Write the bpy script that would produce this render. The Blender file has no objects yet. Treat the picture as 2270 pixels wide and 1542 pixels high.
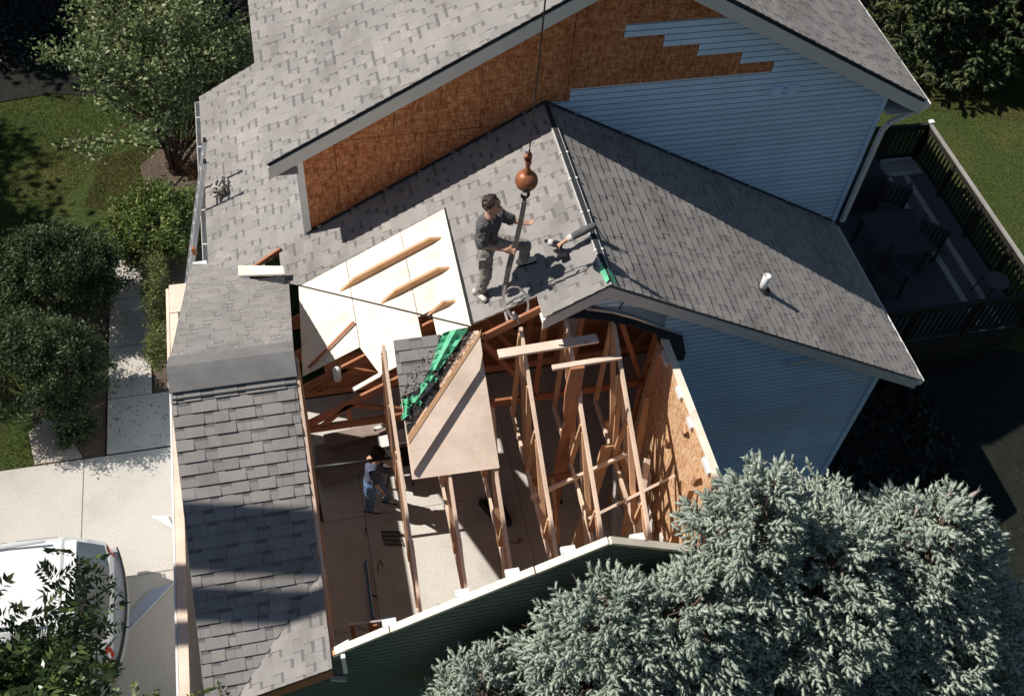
import bpy, bmesh, math, random
import numpy as np
from mathutils import Vector, Matrix, Quaternion
from math import sin, cos, pi, radians, sqrt

# ------------------------------------------------------------------ camera, sky, sun
SC = bpy.context.scene
S, Z0 = 0.46, 0.7            # one survey unit is 0.46 m; the garage slab lies at survey height 0.7
def V(x, y, z): return Vector((x*S, y*S, (z-Z0)*S))

cam_d = bpy.data.cameras.new('camera'); cam = bpy.data.objects.new('camera', cam_d)
SC.collection.objects.link(cam); SC.camera = cam
yaw, pit, rol = 0.2941, 0.9087, 0.1018
fw = Vector((sin(yaw)*cos(pit), cos(yaw)*cos(pit), -sin(pit)))
rt = Vector((cos(yaw), -sin(yaw), 0)); up = rt.cross(fw)
rt2 = rt*cos(rol)+up*sin(rol); up2 = up*cos(rol)-rt*sin(rol)
cam.matrix_world = Matrix.Translation(V(-7.654, -24.457, 34.997)) @ Matrix((rt2, up2, -fw)).transposed().to_4x4()
cam_d.sensor_width = 36; cam_d.lens = 36*2315/2270; cam_d.clip_end = 2000; cam_d.clip_start = 0.1

SUN = Vector((0.62, -0.25, -0.74)).normalized()     # direction the light travels
w = bpy.data.worlds.new('World'); SC.world = w; w.use_nodes = True
nt = w.node_tree; nt.nodes.clear()
sky = nt.nodes.new('ShaderNodeTexSky'); sky.sky_type = 'NISHITA'; sky.sun_disc = False
sky.sun_elevation = math.asin(-SUN.z); sky.sun_rotation = math.atan2(-SUN.x, -SUN.y)
sky.air_density = 1.0; sky.dust_density = 0.4; sky.ozone_density = 1.5
bgn = nt.nodes.new('ShaderNodeBackground'); bgn.inputs[1].default_value = 0.05
wo = nt.nodes.new('ShaderNodeOutputWorld')
nt.links.new(sky.outputs[0], bgn.inputs[0]); nt.links.new(bgn.outputs[0], wo.inputs[0])
sl = bpy.data.lights.new('sun', 'SUN'); sl.energy = 4.6; sl.angle = radians(0.53); sl.color = (1, 0.95, 0.88)
so = bpy.data.objects.new('sun', sl); SC.collection.objects.link(so)
so.rotation_euler = SUN.to_track_quat('-Z', 'Y').to_euler(); so.location = (-20, 10, 30)
SC.view_settings.view_transform = 'Standard'; SC.view_settings.look = 'None'
SC.view_settings.exposure = 0.2; SC.view_settings.gamma = 1.0
SC.view_settings.use_curve_mapping = False

C = SC.collection
rng = random.Random(7); nrg = np.random.default_rng(7)

# ------------------------------------------------------------------ object helpers
def tag(o, label=None, cat=None, group=None, kind=None):
    if label: o['label'] = label
    if cat: o['category'] = cat
    if group: o['group'] = group
    if kind: o['kind'] = kind
    return o
def empty(name, label, cat, loc=(0, 0, 0), group=None):
    o = bpy.data.objects.new(name, None); C.objects.link(o); o.location = loc
    o.empty_display_size = 0.1
    return tag(o, label, cat, group)
def link(name, me, mat, parent=None, kind=None):
    o = bpy.data.objects.new(name, me); C.objects.link(o)
    if mat is not None and len(me.materials) == 0: me.materials.append(mat)
    if parent is not None:
        o.parent = parent
        p = Vector((0, 0, 0)); q = parent
        while q is not None: p += q.location; q = q.parent
        o.location = -p
    if kind: o['kind'] = kind
    return o

class MB:
    """collects faces and links them as one mesh object (world metres)"""
    def __init__(self): self.v = []; self.f = []; self.uv = None; self.mi = []; self.cur = 0
    def face(self, pts, uvs=None):
        i = len(self.v); self.v += [tuple(p) for p in pts]; self.f.append(tuple(range(i, i+len(pts)))); self.mi.append(self.cur)
        if uvs is not None:
            if self.uv is None: self.uv = []
            self.uv += list(uvs)
    def solid(self, a, b):
        """prism between two matching rings"""
        n = len(a); i = len(self.v); self.v += [tuple(p) for p in a]+[tuple(p) for p in b]
        self.f.append(tuple(range(i, i+n))); self.f.append(tuple(reversed(range(i+n, i+2*n)))); self.mi += [self.cur]*2
        for k in range(n):
            m = (k+1) % n; self.f.append((i+m, i+k, i+n+k, i+n+m)); self.mi.append(self.cur)
        return self
    def prism(self, pts, off):
        off = Vector(off); return self.solid([Vector(p) for p in pts], [Vector(p)+off for p in pts])
    def box(self, c, s, R=None):
        c = Vector(c); hx, hy, hz = s[0]/2, s[1]/2, s[2]/2
        P = [Vector((x, y, z)) for z in (-hz, hz) for x, y in ((-hx, -hy), (hx, -hy), (hx, hy), (-hx, hy))]
        if R is not None: P = [R @ p for p in P]
        P = [c+p for p in P]; return self.solid(P[4:], P[:4])
    def beam(self, a, b, w, h, upv=(0, 0, 1)):
        a, b = Vector(a), Vector(b); d = (b-a).normalized(); u = Vector(upv)
        s = d.cross(u)
        if s.length < 1e-4: s = d.cross(Vector((1, 0, 0)))
        s.normalize(); u = s.cross(d)
        o = [s*w/2+u*h/2, -s*w/2+u*h/2, -s*w/2-u*h/2, s*w/2-u*h/2]
        return self.solid([b+k for k in o], [a+k for k in o])
    def tube(self, pts, r, n=8, cap=True):
        pts = [Vector(p) for p in pts]; rs = r if isinstance(r, (list, tuple)) else [r]*len(pts)
        i0 = len(self.v); prev = None
        for k, p in enumerate(pts):
            d = (pts[min(k+1, len(pts)-1)]-pts[max(k-1, 0)]).normalized()
            if prev is None:
                s = d.orthogonal().normalized()
            else:
                s = prev-d*prev.dot(d)
                s = s.normalized() if s.length > 1e-5 else d.orthogonal().normalized()
            prev = s; t = d.cross(s)
            for j in range(n):
                a = 2*pi*j/n; self.v.append(tuple(p+(s*cos(a)+t*sin(a))*rs[k]))
        for k in range(len(pts)-1):
            for j in range(n):
                a = i0+k*n+j; b = i0+k*n+(j+1) % n
                self.f.append((a, b, b+n, a+n)); self.mi.append(self.cur)
        if cap:
            self.f.append(tuple(reversed(range(i0, i0+n)))); self.f.append(tuple(range(len(self.v)-n, len(self.v)))); self.mi += [self.cur]*2
        return self
    def lathe(self, prof, c, axis=(0, 0, 1), n=20):
        c = Vector(c); ax = Vector(axis).normalized(); s = ax.orthogonal().normalized(); t = ax.cross(s); i0 = len(self.v)
        for r, h in prof:
            for j in range(n):
                a = 2*pi*j/n; self.v.append(tuple(c+ax*h+(s*cos(a)+t*sin(a))*r))
        for k in range(len(prof)-1):
            for j in range(n):
                a = i0+k*n+j; b = i0+k*n+(j+1) % n; self.f.append((a, b, b+n, a+n)); self.mi.append(self.cur)
        self.f.append(tuple(reversed(range(i0, i0+n)))); self.f.append(tuple(range(len(self.v)-n, len(self.v)))); self.mi += [self.cur]*2
        return self
    def mesh(self, name, smooth=False):
        me = bpy.data.meshes.new(name); me.from_pydata(self.v, [], self.f)
        if self.uv is not None and len(self.uv) == len(me.loops):
            l = me.uv_layers.new(name='UVMap'); l.data.foreach_set('uv', np.array(self.uv, 'f').ravel())
        if smooth: me.polygons.foreach_set('use_smooth', [True]*len(me.polygons))
        me.validate(); me.update(); return me
    def build(self, name, mat, parent=None, smooth=False, kind=None, mats=None):
        me = self.mesh(name, smooth)
        if mats:
            for m in mats: me.materials.append(m)
            me.polygons.foreach_set('material_index', self.mi[:len(me.polygons)])
        return link(name, me, mat, parent, kind)

def tri_mesh(name, v, f, mat, parent=None, kind=None, smooth=False):
    """big mesh from numpy arrays (all faces with the same vertex count)"""
    me = bpy.data.meshes.new(name); v = np.asarray(v, 'f'); f = np.asarray(f, 'i'); k = f.shape[1]
    me.vertices.add(len(v)); me.vertices.foreach_set('co', v.ravel())
    me.loops.add(f.size); me.loops.foreach_set('vertex_index', f.ravel())
    me.polygons.add(len(f)); me.polygons.foreach_set('loop_start', np.arange(0, f.size, k, dtype='i'))
    me.update(calc_edges=True)
    if smooth: me.polygons.foreach_set('use_smooth', [True]*len(f))
    return link(name, me, mat, parent, kind)

def clip(poly, a, b, c):
    """keep the side a*x+b*y<=c of a 2d polygon"""
    out = []
    for i in range(len(poly)):
        p, q = poly[i], poly[(i+1) % len(poly)]; dp = a*p[0]+b*p[1]-c; dq = a*q[0]+b*q[1]-c
        if dp <= 0: out.append(p)
        if (dp < 0 < dq) or (dq < 0 < dp):
            t = dp/(dp-dq); out.append((p[0]+(q[0]-p[0])*t, p[1]+(q[1]-p[1])*t))
    return out
def clip_convex(poly, conv):
    n = len(conv); ar = sum(conv[i][0]*conv[(i+1) % n][1]-conv[(i+1) % n][0]*conv[i][1] for i in range(n))
    sg = 1 if ar > 0 else -1
    for i in range(n):
        (x0, y0), (x1, y1) = conv[i], conv[(i+1) % n]
        a, b = sg*(y1-y0), -sg*(x1-x0); poly = clip(poly, a, b, a*x0+b*y0)
        if len(poly) < 3: return []
    return poly
def area2(p): return abs(sum(p[i][0]*p[(i+1) % len(p)][1]-p[(i+1) % len(p)][0]*p[i][1] for i in range(len(p))))/2
def inside(p, poly):
    r = False
    for i in range(len(poly)):
        (x0, y0), (x1, y1) = poly[i], poly[(i+1) % len(poly)]
        if (y0 > p[1]) != (y1 > p[1]) and p[0] < (x1-x0)*(p[1]-y0)/(y1-y0)+x0: r = not r
    return r

# ------------------------------------------------------------------ materials
def newmat(name):
    m = bpy.data.materials.new(name); m.use_nodes = True; n = m.node_tree
    return m, n, n.nodes['Principled BSDF']
def N(n, t, **kw):
    x = n.nodes.new('ShaderNode'+t)
    for k, v in kw.items(): setattr(x, k, v)
    return x
def ramp(n, fac, cols):
    r = N(n, 'ValToRGB'); e = r.color_ramp.elements
    while len(e) < len(cols): e.new(0.5)
    for i, (p, c) in enumerate(cols): e[i].position = p; e[i].color = (*c, 1)
    n.links.new(fac, r.inputs[0]); return r.outputs[0]
def mixc(n, a, b, fac, mode='MIX'):
    x = N(n, 'Mix', data_type='RGBA', blend_type=mode)
    for s, v in ((x.inputs[6], a), (x.inputs[7], b), (x.inputs[0], fac)):
        if hasattr(v, 'is_linked') or isinstance(v, bpy.types.NodeSocket): n.links.new(v, s)
        elif isinstance(v, (int, float)): s.default_value = v
        else: s.default_value = (*v, 1)
    return x.outputs[2]
def math_(n, op, a, b=0.0):
    x = N(n, 'Math', operation=op)
    for s, v in ((x.inputs[0], a), (x.inputs[1], b)):
        if isinstance(v, bpy.types.NodeSocket): n.links.new(v, s)
        else: s.default_value = v
    return x.outputs[0]
def coords(n, scale=(1, 1, 1), rot=(0, 0, 0), src='Object'):
    t = N(n, 'TexCoord'); mp = N(n, 'Mapping'); mp.inputs['Scale'].default_value = scale; mp.inputs['Rotation'].default_value = rot
    n.links.new(t.outputs[src], mp.inputs[0]); return mp.outputs[0]
def noise(n, vec, scale, detail=4, rough=0.6, out='Fac'):
    x = N(n, 'TexNoise'); x.inputs['Scale'].default_value = scale; x.inputs['Detail'].default_value = detail; x.inputs['Roughness'].default_value = rough
    n.links.new(vec, x.inputs['Vector']); return x.outputs[out]
def bump(n, b, h, strength=0.3, dist=0.01):
    x = N(n, 'Bump'); x.inputs['Strength'].default_value = strength; x.inputs['Distance'].default_value = dist
    n.links.new(h, x.inputs['Height']); n.links.new(x.outputs[0], b.inputs['Normal'])
def rnd(n, island=False):
    if island: return N(n, 'NewGeometry').outputs['Random Per Island']
    return N(n, 'ObjectInfo').outputs['Random']
def scalec(c, k): return tuple(min(1, x*k) for x in c)
def plain(name, col, rough=0.6, var=0.12, scale=6, metal=0.0, bmp=0.0, bscale=60, rv=0.0, island=False, spec=0.4):
    m, n, b = newmat(name); vec = coords(n)
    f = noise(n, vec, scale, 5)
    c = ramp(n, f, [(0.3, scalec(col, 1-var)), (0.7, scalec(col, 1+var))])
    if rv:
        k = math_(n, 'MULTIPLY_ADD', rnd(n, island), 2*rv); k.node.inputs[2].default_value = 1-rv
        cc = N(n, 'Combine' 'Color'); [n.links.new(k, cc.inputs[i]) for i in range(3)]
        c = mixc(n, c, cc.outputs[0], 1.0, 'MULTIPLY')
    n.links.new(c, b.inputs['Base Color']); b.inputs['Roughness'].default_value = rough; b.inputs['Metallic'].default_value = metal
    b.inputs['Specular IOR Level'].default_value = spec
    if bmp: bump(n, b, noise(n, vec, bscale, 4), bmp)
    return m

def mat_shingle(name, base=(0.295, 0.279, 0.268)):
    m, n, b = newmat(name); vec = coords(n)
    ri = math_(n, 'ADD', rnd(n, True), rnd(n)); ri = math_(n, 'FRACT', ri)
    tone = ramp(n, ri, [(0.0, scalec(base, 0.86)), (0.15, scalec(base, 0.95)), (0.45, base), (0.75, scalec(base, 1.04)), (0.92, (base[0]*1.08, base[1]*1.055, base[2]*1.01)), (1.0, scalec(base, 1.12))])
    gr = noise(n, vec, 240, 2, 0.8)                       # granules
    c = mixc(n, tone, ramp(n, gr, [(0.3, (0.62, 0.62, 0.62)), (0.5, (0.98, 0.97, 0.96)), (0.72, (1.36, 1.34, 1.31))]), 0.85, 'MULTIPLY')
    st = noise(n, coords(n, (1, 0.6, 1)), 1.3, 8, 0.7)                      # weathering
    c = mixc(n, c, ramp(n, st, [(0.32, (0.76, 0.745, 0.73)), (0.5, (1, 1, 1)), (0.68, (1.16, 1.15, 1.13))]), 1.0, 'MULTIPLY')
    uv = N(n, 'UVMap'); sp = N(n, 'SeparateXYZ'); n.links.new(uv.outputs[0], sp.inputs[0])
    low = math_(n, 'GREATER_THAN', sp.outputs[0], 1.5)    # recessed tabs carry a printed dark granule band
    band = math_(n, 'GREATER_THAN', sp.outputs[1], 0.66)
    c = mixc(n, c, scalec(base, 0.40), math_(n, 'MULTIPLY', math_(n, 'MULTIPLY', low, band), 0.72))
    n.links.new(c, b.inputs['Base Color']); b.inputs['Roughness'].default_value = 0.9; b.inputs['Specular IOR Level'].default_value = 0.25
    bump(n, b, gr, 0.5, 0.004); return m

def mat_osb(name, cols, sx=(1, 1, 1)):
    m, n, b = newmat(name)
    outs = []
    for k, (rot, sc) in enumerate((((0.3, 0.5, 0.2), (42, 42, 12)), ((0.2, 1.3, 0.9), (38, 42, 10)), ((0.9, 0.2, 2.1), (11, 36, 42)))):
        vec = coords(n, sc, rot); vo = N(n, 'TexVoronoi'); vo.inputs['Scale'].default_value = 1.0; n.links.new(vec, vo.inputs['Vector'])
        sp = N(n, 'SeparateColor'); n.links.new(vo.outputs['Color'], sp.inputs[0]); outs.append(sp.outputs[k])
    f = math_(n, 'MAXIMUM', math_(n, 'MULTIPLY', outs[0], 0.95), math_(n, 'MULTIPLY', outs[1], 0.9))
    f = math_(n, 'ADD', math_(n, 'MULTIPLY', f, 0.65), math_(n, 'MULTIPLY', outs[2], 0.35))
    c = ramp(n, f, [(0.15, cols[0]), (0.45, cols[1]), (0.7, cols[2]), (0.95, cols[3])])
    big = noise(n, coords(n), 0.9, 5, 0.6)
    c = mixc(n, c, ramp(n, big, [(0.32, (0.84, 0.82, 0.82)), (0.68, (1.1, 1.09, 1.08))]), 1.0, 'MULTIPLY')
    k = math_(n, 'MULTIPLY_ADD', rnd(n), 0.22); k.node.inputs[2].default_value = 0.89
    cc = N(n, 'CombineColor'); [n.links.new(k, cc.inputs[i]) for i in range(3)]
    c = mixc(n, c, cc.outputs[0], 1.0, 'MULTIPLY')
    n.links.new(c, b.inputs['Base Color']); b.inputs['Roughness'].default_value = 0.75; b.inputs['Specular IOR Level'].default_value = 0.25
    bump(n, b, f, 0.35, 0.004); return m

def mat_wood(name, col, axis='X', knots=0.5, var=0.25, rv=0.12):
    m, n, b = newmat(name); st = {'X': (2, 40, 40), 'Y': (40, 2, 40), 'Z': (40, 40, 2)}[axis]
    g = noise(n, coords(n, st), 1.0, 5, 0.65)
    c = ramp(n, g, [(0.25, scalec(col, 1-var)), (0.5, col), (0.75, scalec(col, 1+var*0.6))])
    kn = N(n, 'TexVoronoi'); kn.inputs['Scale'].default_value = 2.3; n.links.new(coords(n, (1, 1, 1), (0.4, 0.3, 0.2)), kn.inputs['Vector'])
    kf = ramp(n, kn.outputs['Distance'], [(0.0, (1, 1, 1)), (0.05, (0.8, 0.8, 0.8)), (0.085, (0, 0, 0))])
    c = mixc(n, c, (col[0]*0.42, col[1]*0.28, col[2]*0.2), math_(n, 'MULTIPLY', kf, knots))
    di = noise(n, coords(n), 1.7, 6, 0.7)
    c = mixc(n, c, ramp(n, di, [(0.3, (0.78, 0.75, 0.72)), (0.62, (1.05, 1.05, 1.05))]), 1.0, 'MULTIPLY')
    k = math_(n, 'MULTIPLY_ADD', rnd(n), 2*rv); k.node.inputs[2].default_value = 1-rv
    cc = N(n, 'CombineColor'); [n.links.new(k, cc.inputs[i]) for i in range(3)]
    c = mixc(n, c, cc.outputs[0], 1.0, 'MULTIPLY')
    n.links.new(c, b.inputs['Base Color']); b.inputs['Roughness'].default_value = 0.72; b.inputs['Specular IOR Level'].default_value = 0.25
    bump(n, b, g, 0.15, 0.003); return m

def mat_concrete(name, col, stain=0.25, speck=0.1):
    m, n, b = newmat(name); vec = coords(n)
    big = noise(n, vec, 0.55, 7, 0.62); fine = noise(n, vec, 22, 5, 0.7); sp = noise(n, vec, 160, 2, 0.6)
    c = ramp(n, big, [(0.3, scalec(col, 1-stain)), (0.5, col), (0.72, scalec(col, 1+stain*0.4))])
    c = mixc(n, c, ramp(n, fine, [(0.3, (1-speck,)*3), (0.7, (1+speck,)*3)]), 1.0, 'MULTIPLY')
    dr = noise(n, coords(n, (1, 1, 1), (0, 0, 0.5)), 3.2, 8, 0.75)
    c = mixc(n, c, scalec(col, 0.55), math_(n, 'MULTIPLY', ramp(n, dr, [(0.62, (0, 0, 0)), (0.78, (1, 1, 1))]), stain))
    n.links.new(c, b.inputs['Base Color']); b.inputs['Roughness'].default_value = 0.88; b.inputs['Specular IOR Level'].default_value = 0.25
    bump(n, b, sp, 0.2, 0.003); return m

def mat_leaf(name, cols, rough=0.5, trans=0.25, spec=0.4):
    m, n, b = newmat(name); r = rnd(n, True)
    k = len(cols); c = ramp(n, r, [(i/(k-1), cols[i]) for i in range(k)])
    big = noise(n, coords(n), 1.6, 3)
    c = mixc(n, c, ramp(n, big, [(0.3, (0.75, 0.78, 0.75)), (0.7, (1.2, 1.18, 1.1))]), 1.0, 'MULTIPLY')
    n.links.new(c, b.inputs['Base Color']); b.inputs['Roughness'].default_value = rough; b.inputs['Specular IOR Level'].default_value = spec
    if trans:
        t = N(n, 'BsdfTranslucent'); n.links.new(c, t.inputs[0]); mx = N(n, 'MixShader'); mx.inputs[0].default_value = trans
        o = n.nodes['Material Output']; n.links.new(b.outputs[0], mx.inputs[1]); n.links.new(t.outputs[0], mx.inputs[2]); n.links.new(mx.outputs[0], o.inputs[0])
    return m

M = {}
M['shingle'] = mat_shingle('asphalt_shingle')
M['osb_red'] = mat_osb('weathered_strandboard', [(0.24, 0.072, 0.027), (0.42, 0.148, 0.058), (0.54, 0.215, 0.09), (0.68, 0.37, 0.19)])
M['osb_new'] = mat_osb('interior_strandboard', [(0.42, 0.20, 0.095), (0.62, 0.36, 0.19), (0.76, 0.50, 0.30), (0.86, 0.66, 0.46)])
M['ply'] = mat_wood('new_plywood', (0.90, 0.82, 0.68), 'Y', 0.3, 0.05, 0.02)
M['ply_old'] = mat_wood('old_plywood', (0.86, 0.69, 0.56), 'X', 0.5, 0.07, 0.03)
M['sleeper'] = mat_wood('sleeper_board', (0.60, 0.36, 0.20), 'X', 0.4, 0.15)
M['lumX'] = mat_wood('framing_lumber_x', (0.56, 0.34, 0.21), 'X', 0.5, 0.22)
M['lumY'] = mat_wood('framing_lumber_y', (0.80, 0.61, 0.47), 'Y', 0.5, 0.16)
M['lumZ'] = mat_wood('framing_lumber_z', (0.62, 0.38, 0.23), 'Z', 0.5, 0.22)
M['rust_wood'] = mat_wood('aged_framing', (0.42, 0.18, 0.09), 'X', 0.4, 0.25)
M['live_edge'] = mat_wood('bark_edged_plank', (0.42, 0.20, 0.11), 'Z', 0.5, 0.25)
M['sid_blue'] = plain('blue_vinyl_siding', (0.56, 0.72, 0.90), 0.5, 0.09, 1.2, rv=0.05)
M['sid_dark'] = plain('green_grey_siding', (0.105, 0.135, 0.122), 0.55, 0.06, 3, rv=0.04)
M['trim'] = plain('pale_trim', (0.62, 0.60, 0.58), 0.5, 0.06, 4)
M['white'] = plain('white_vinyl', (0.80, 0.79, 0.77), 0.45, 0.05, 5)
M['wrap'] = plain('grey_blue_wrap', (0.24, 0.32, 0.42), 0.8)  # darker than the boards, paints the shadow lines between siding courses
M['wrap_dark'] = plain('dark_wrap', (0.075, 0.093, 0.086), 0.8)  # same painted lap shadow for the dark front siding
M['felt'] = plain('black_roof_felt', (0.028, 0.030, 0.034), 0.85, 0.35, 14, bmp=0.3)
M['ridge'] = plain('mineral_ridge_roll', (0.20, 0.195, 0.19), 0.92, 0.18, 3, bmp=0.4, bscale=220)
M['green'] = plain('green_underlayment', (0.11, 0.50, 0.27), 0.55, 0.22, 9, bmp=0.3, bscale=25)
M['conc'] = mat_concrete('driveway_concrete', (0.53, 0.49, 0.44), 0.26, 0.09)
M['slab'] = mat_concrete('garage_slab', (0.62, 0.585, 0.53), 0.26, 0.10)
M['drywall'] = plain('grey_drywall', (0.46, 0.43, 0.41), 0.9, 0.10, 3)
M['steel'] = plain('galvanised_steel', (0.55, 0.55, 0.56), 0.35, 0.15, 12, metal=0.85)
M['alu'] = plain('aluminium', (0.72, 0.72, 0.73), 0.38, 0.08, 9, metal=0.7)
M['dark_steel'] = plain('greasy_steel', (0.055, 0.045, 0.042), 0.5, 0.4, 18, metal=0.5)
M['copper'] = plain('rusty_orange_paint', (0.33, 0.115, 0.052), 0.42, 0.3, 9, metal=0.15, bmp=0.15, bscale=30)
M['rope'] = plain('nylon_sling', (0.50, 0.46, 0.42), 0.85, 0.25, 30, bmp=0.4, bscale=120)
M['sling_dark'] = plain('worn_sling', (0.19, 0.16, 0.14), 0.85, 0.35, 25, bmp=0.4, bscale=120)
M['black'] = plain('black_plastic', (0.02, 0.02, 0.022), 0.45, 0.2, 9)
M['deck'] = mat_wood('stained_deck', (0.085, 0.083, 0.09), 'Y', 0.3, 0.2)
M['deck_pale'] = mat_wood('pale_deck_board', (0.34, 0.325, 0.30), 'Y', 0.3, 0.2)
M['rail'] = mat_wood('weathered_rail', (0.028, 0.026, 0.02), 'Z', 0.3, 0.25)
M['mulch'] = plain('mulch', (0.11, 0.08, 0.06), 0.95, 0.45, 28, bmp=0.8, bscale=50)
# ------------------------------------------------------------------ survey numbers (units, see S)
zr, pL, pR, pC, pB, pE, ph = 14.452, 0.595, 0.588, 0.563, 0.582, 0.544, 0.562
xR, xL, xw, xwr, xg, xs, zs = 11.85, -10.97, -7.635, 11.9, 10.45, 2.01, 11.45
xhl, xhr, zh, xhm = -8.503, 13.104, 13.44, 2.3
yc, zc, xe, ze, D, Lg = -6.869, 12.475, -1.719, 13.258, 14.16, 7.5
xcut, xcw, xwest, zp = -8.42, -11.62, -12.05, 8.2
gL = lambda x: zr+pL*x
gR = lambda x: zr-pR*x
cF = lambda y: zc-pC*(yc-y)
cB = lambda y: zc-pB*(y-yc)
eL = lambda x: ze-pE*(xe-x)
eR = lambda x: ze-pE*(x-xe)
hL = lambda x: zh+ph*(x-xhl)
hR = lambda x: zh+ph*(xhr-x)
def vback(x): return (x, yc+(zc-gL(x))/pB, gL(x))

# ------------------------------------------------------------------ ground
def mat_lawn():
    m, n, b = newmat('lawn'); vec = coords(n)
    f = noise(n, vec, 16, 6, 0.75); g = noise(n, vec, 0.5, 4, 0.6); h = noise(n, coords(n, (14, 60, 20), (0, 0, 0.4)), 1.0, 3)
    c = ramp(n, f, [(0.28, (0.028, 0.043, 0.011)), (0.5, (0.068, 0.096, 0.024)), (0.75, (0.125, 0.15, 0.048))])
    c = mixc(n, c, (0.17, 0.135, 0.05), math_(n, 'MULTIPLY', ramp(n, g, [(0.5, (0, 0, 0)), (0.7, (1, 1, 1))]), 0.45))
    c = mixc(n, c, ramp(n, h, [(0.3, (0.65, 0.65, 0.65)), (0.7, (1.25, 1.25, 1.2))]), 1.0, 'MULTIPLY')
    n.links.new(c, b.inputs['Base Color']); b.inputs['Roughness'].default_value = 0.95; b.inputs['Specular IOR Level'].default_value = 0.15
    bump(n, b, math_(n, 'ADD', f, h), 0.9, 0.05); return m
M['lawn'] = mat_lawn()
mb = MB(); mb.face([(-300, -300, -0.07), (300, -300, -0.07), (300, 300, -0.07), (-300, 300, -0.07)])
tag(mb.build('ground', M['lawn']), kind='structure')

mb = MB(); mb.prism([V(-26, -1.35, 0.66), V(-12.4, -1.35, 0.66), V(-12.4, -11.75, 0.66), V(-26, -11.75, 0.66)], (0, 0, -0.12))
drive = mb.build('driveway', M['mulch']); tag(drive, kind='structure')
xs_j = [-12.42, -16.83, -21.3, -25.8]; ys_j = [-1.35, -6.49, -11.7, -17]
for i in range(3):
    for j in range(3):
        if j == 2 and i: continue
        g = 0.02
        x1, x0 = xs_j[i]-g, xs_j[i+1]+g; y1, y0 = ys_j[j]-g, ys_j[j+1]+g
        a = [V(x0, y0, .7), V(x1, y0, .7), V(x1, y1, .7), V(x0, y1, .7)]
        b = [V(x0-.015, y0-.015, .665), V(x1+.015, y0-.015, .665), V(x1+.015, y1+.015, .665), V(x0-.015, y1+.015, .665)]
        MB().solid(a, b).build('concrete_slab', M['conc'], drive)
mb = MB(); mb.prism([V(-16.05, -1.32, 0.66), V(-14.35, -1.32, 0.66), V(-14.35, 9, 0.66), V(-16.05, 9, 0.66)], (0, 0, -0.12))
walk = mb.build('path', M['mulch']); tag(walk, kind='structure')
for j in range(4):
    y0, y1 = -1.30+2.56*j+.02, -1.30+2.56*(j+1)-.02
    MB().prism([V(-16.02, y0, .695), V(-14.38 if j else -13.4, y0, .695), V(-14.38 if j else -13.4, y1, .695), V(-16.02, y1, .695)], (0, 0, -.015)).build('concrete_slab', M['conc'], walk)
mb = MB(); mb.prism([V(-12.2, -14.1, .705), V(10.3, -14.1, .705), V(10.3, 0, .705), V(-12.2, 0, .705)], (0, 0, -.15))
gfloor = mb.build('garage_floor', M['mulch']); tag(gfloor, kind='structure')
fx = [-12.15, -6.9, -1.15, 3.4, 10.25]; fy = [-14.08, -9.9, -5.6, -.05]
for i in range(4):
    for j in range(3):
        g = .01
        MB().prism([V(fx[i]+g, fy[j]+g, .716), V(fx[i+1]-g, fy[j]+g, .716), V(fx[i+1]-g, fy[j+1]-g, .716), V(fx[i]+g, fy[j+1]-g, .716)], (0, 0, -.004)).build('concrete_slab', M['slab'], gfloor)
# planting bed beside the path and gravel edging strip
def bed(name, pts, z, mat):
    mb = MB(); mb.prism([V(x, y, z) for x, y in pts], (0, 0, -0.1)); return tag(mb.build(name, mat), kind='structure')
bed('mulch_bed', [(-18.3, -1.3), (-16.1, -1.3), (-16.1, 8), (-18.4, 8), (-19.2, 5), (-18.9, 1.0)], .62, M['mulch'])
bed('mulch_bed', [(-14.3, 1.3), (-12.0, 1.3), (-10.6, 1.4), (-10.6, 9), (-14.3, 9)], .63, M['mulch'])
M['ivy'] = plain('shaded_ground_cover', (0.008, 0.010, 0.006), 0.9, 0.5, 9, bmp=0.9, bscale=25)  # near-black colour puts deep shade into the ground itself
bed('ground_cover_bed', [(10.6, -7.3), (10.6, -2.4), (21.3, -2.4), (25.5, -4.4), (26, -7.5), (21.5, -10.6), (18.6, -12.4), (14, -15), (10.5, -14.5), (2.4, -14.4), (2.4, -7.3)], .6, M['ivy'])  # dark sheet painting the garage shadow over the lawn
bed('woodland_floor', [(-26, 19.5), (-19, 20.5), (-15, 19.5), (-8, 17.5), (-7.7, 45), (-40, 45), (-40, 17)], .6, M['ivy'])  # dark sheet painting tree shade into the ground
bed('mulch_bed', [(-14.6, 12.6), (-12.5, 11.5), (-10.2, 12), (-10.2, 16), (-13.5, 16.2), (-14.8, 14.6)], .6, M['mulch'])
M['gravel'] = plain('pea_gravel', (0.42, 0.37, 0.31), 0.9, 0.4, 40, bmp=0.9, bscale=60)
bed('gravel_strip', [(-18.6, -1.25), (-16.9, -1.25), (-17.6, 0.2), (-18.4, 0.9), (-18.9, .2)], .645, M['gravel'])

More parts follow.
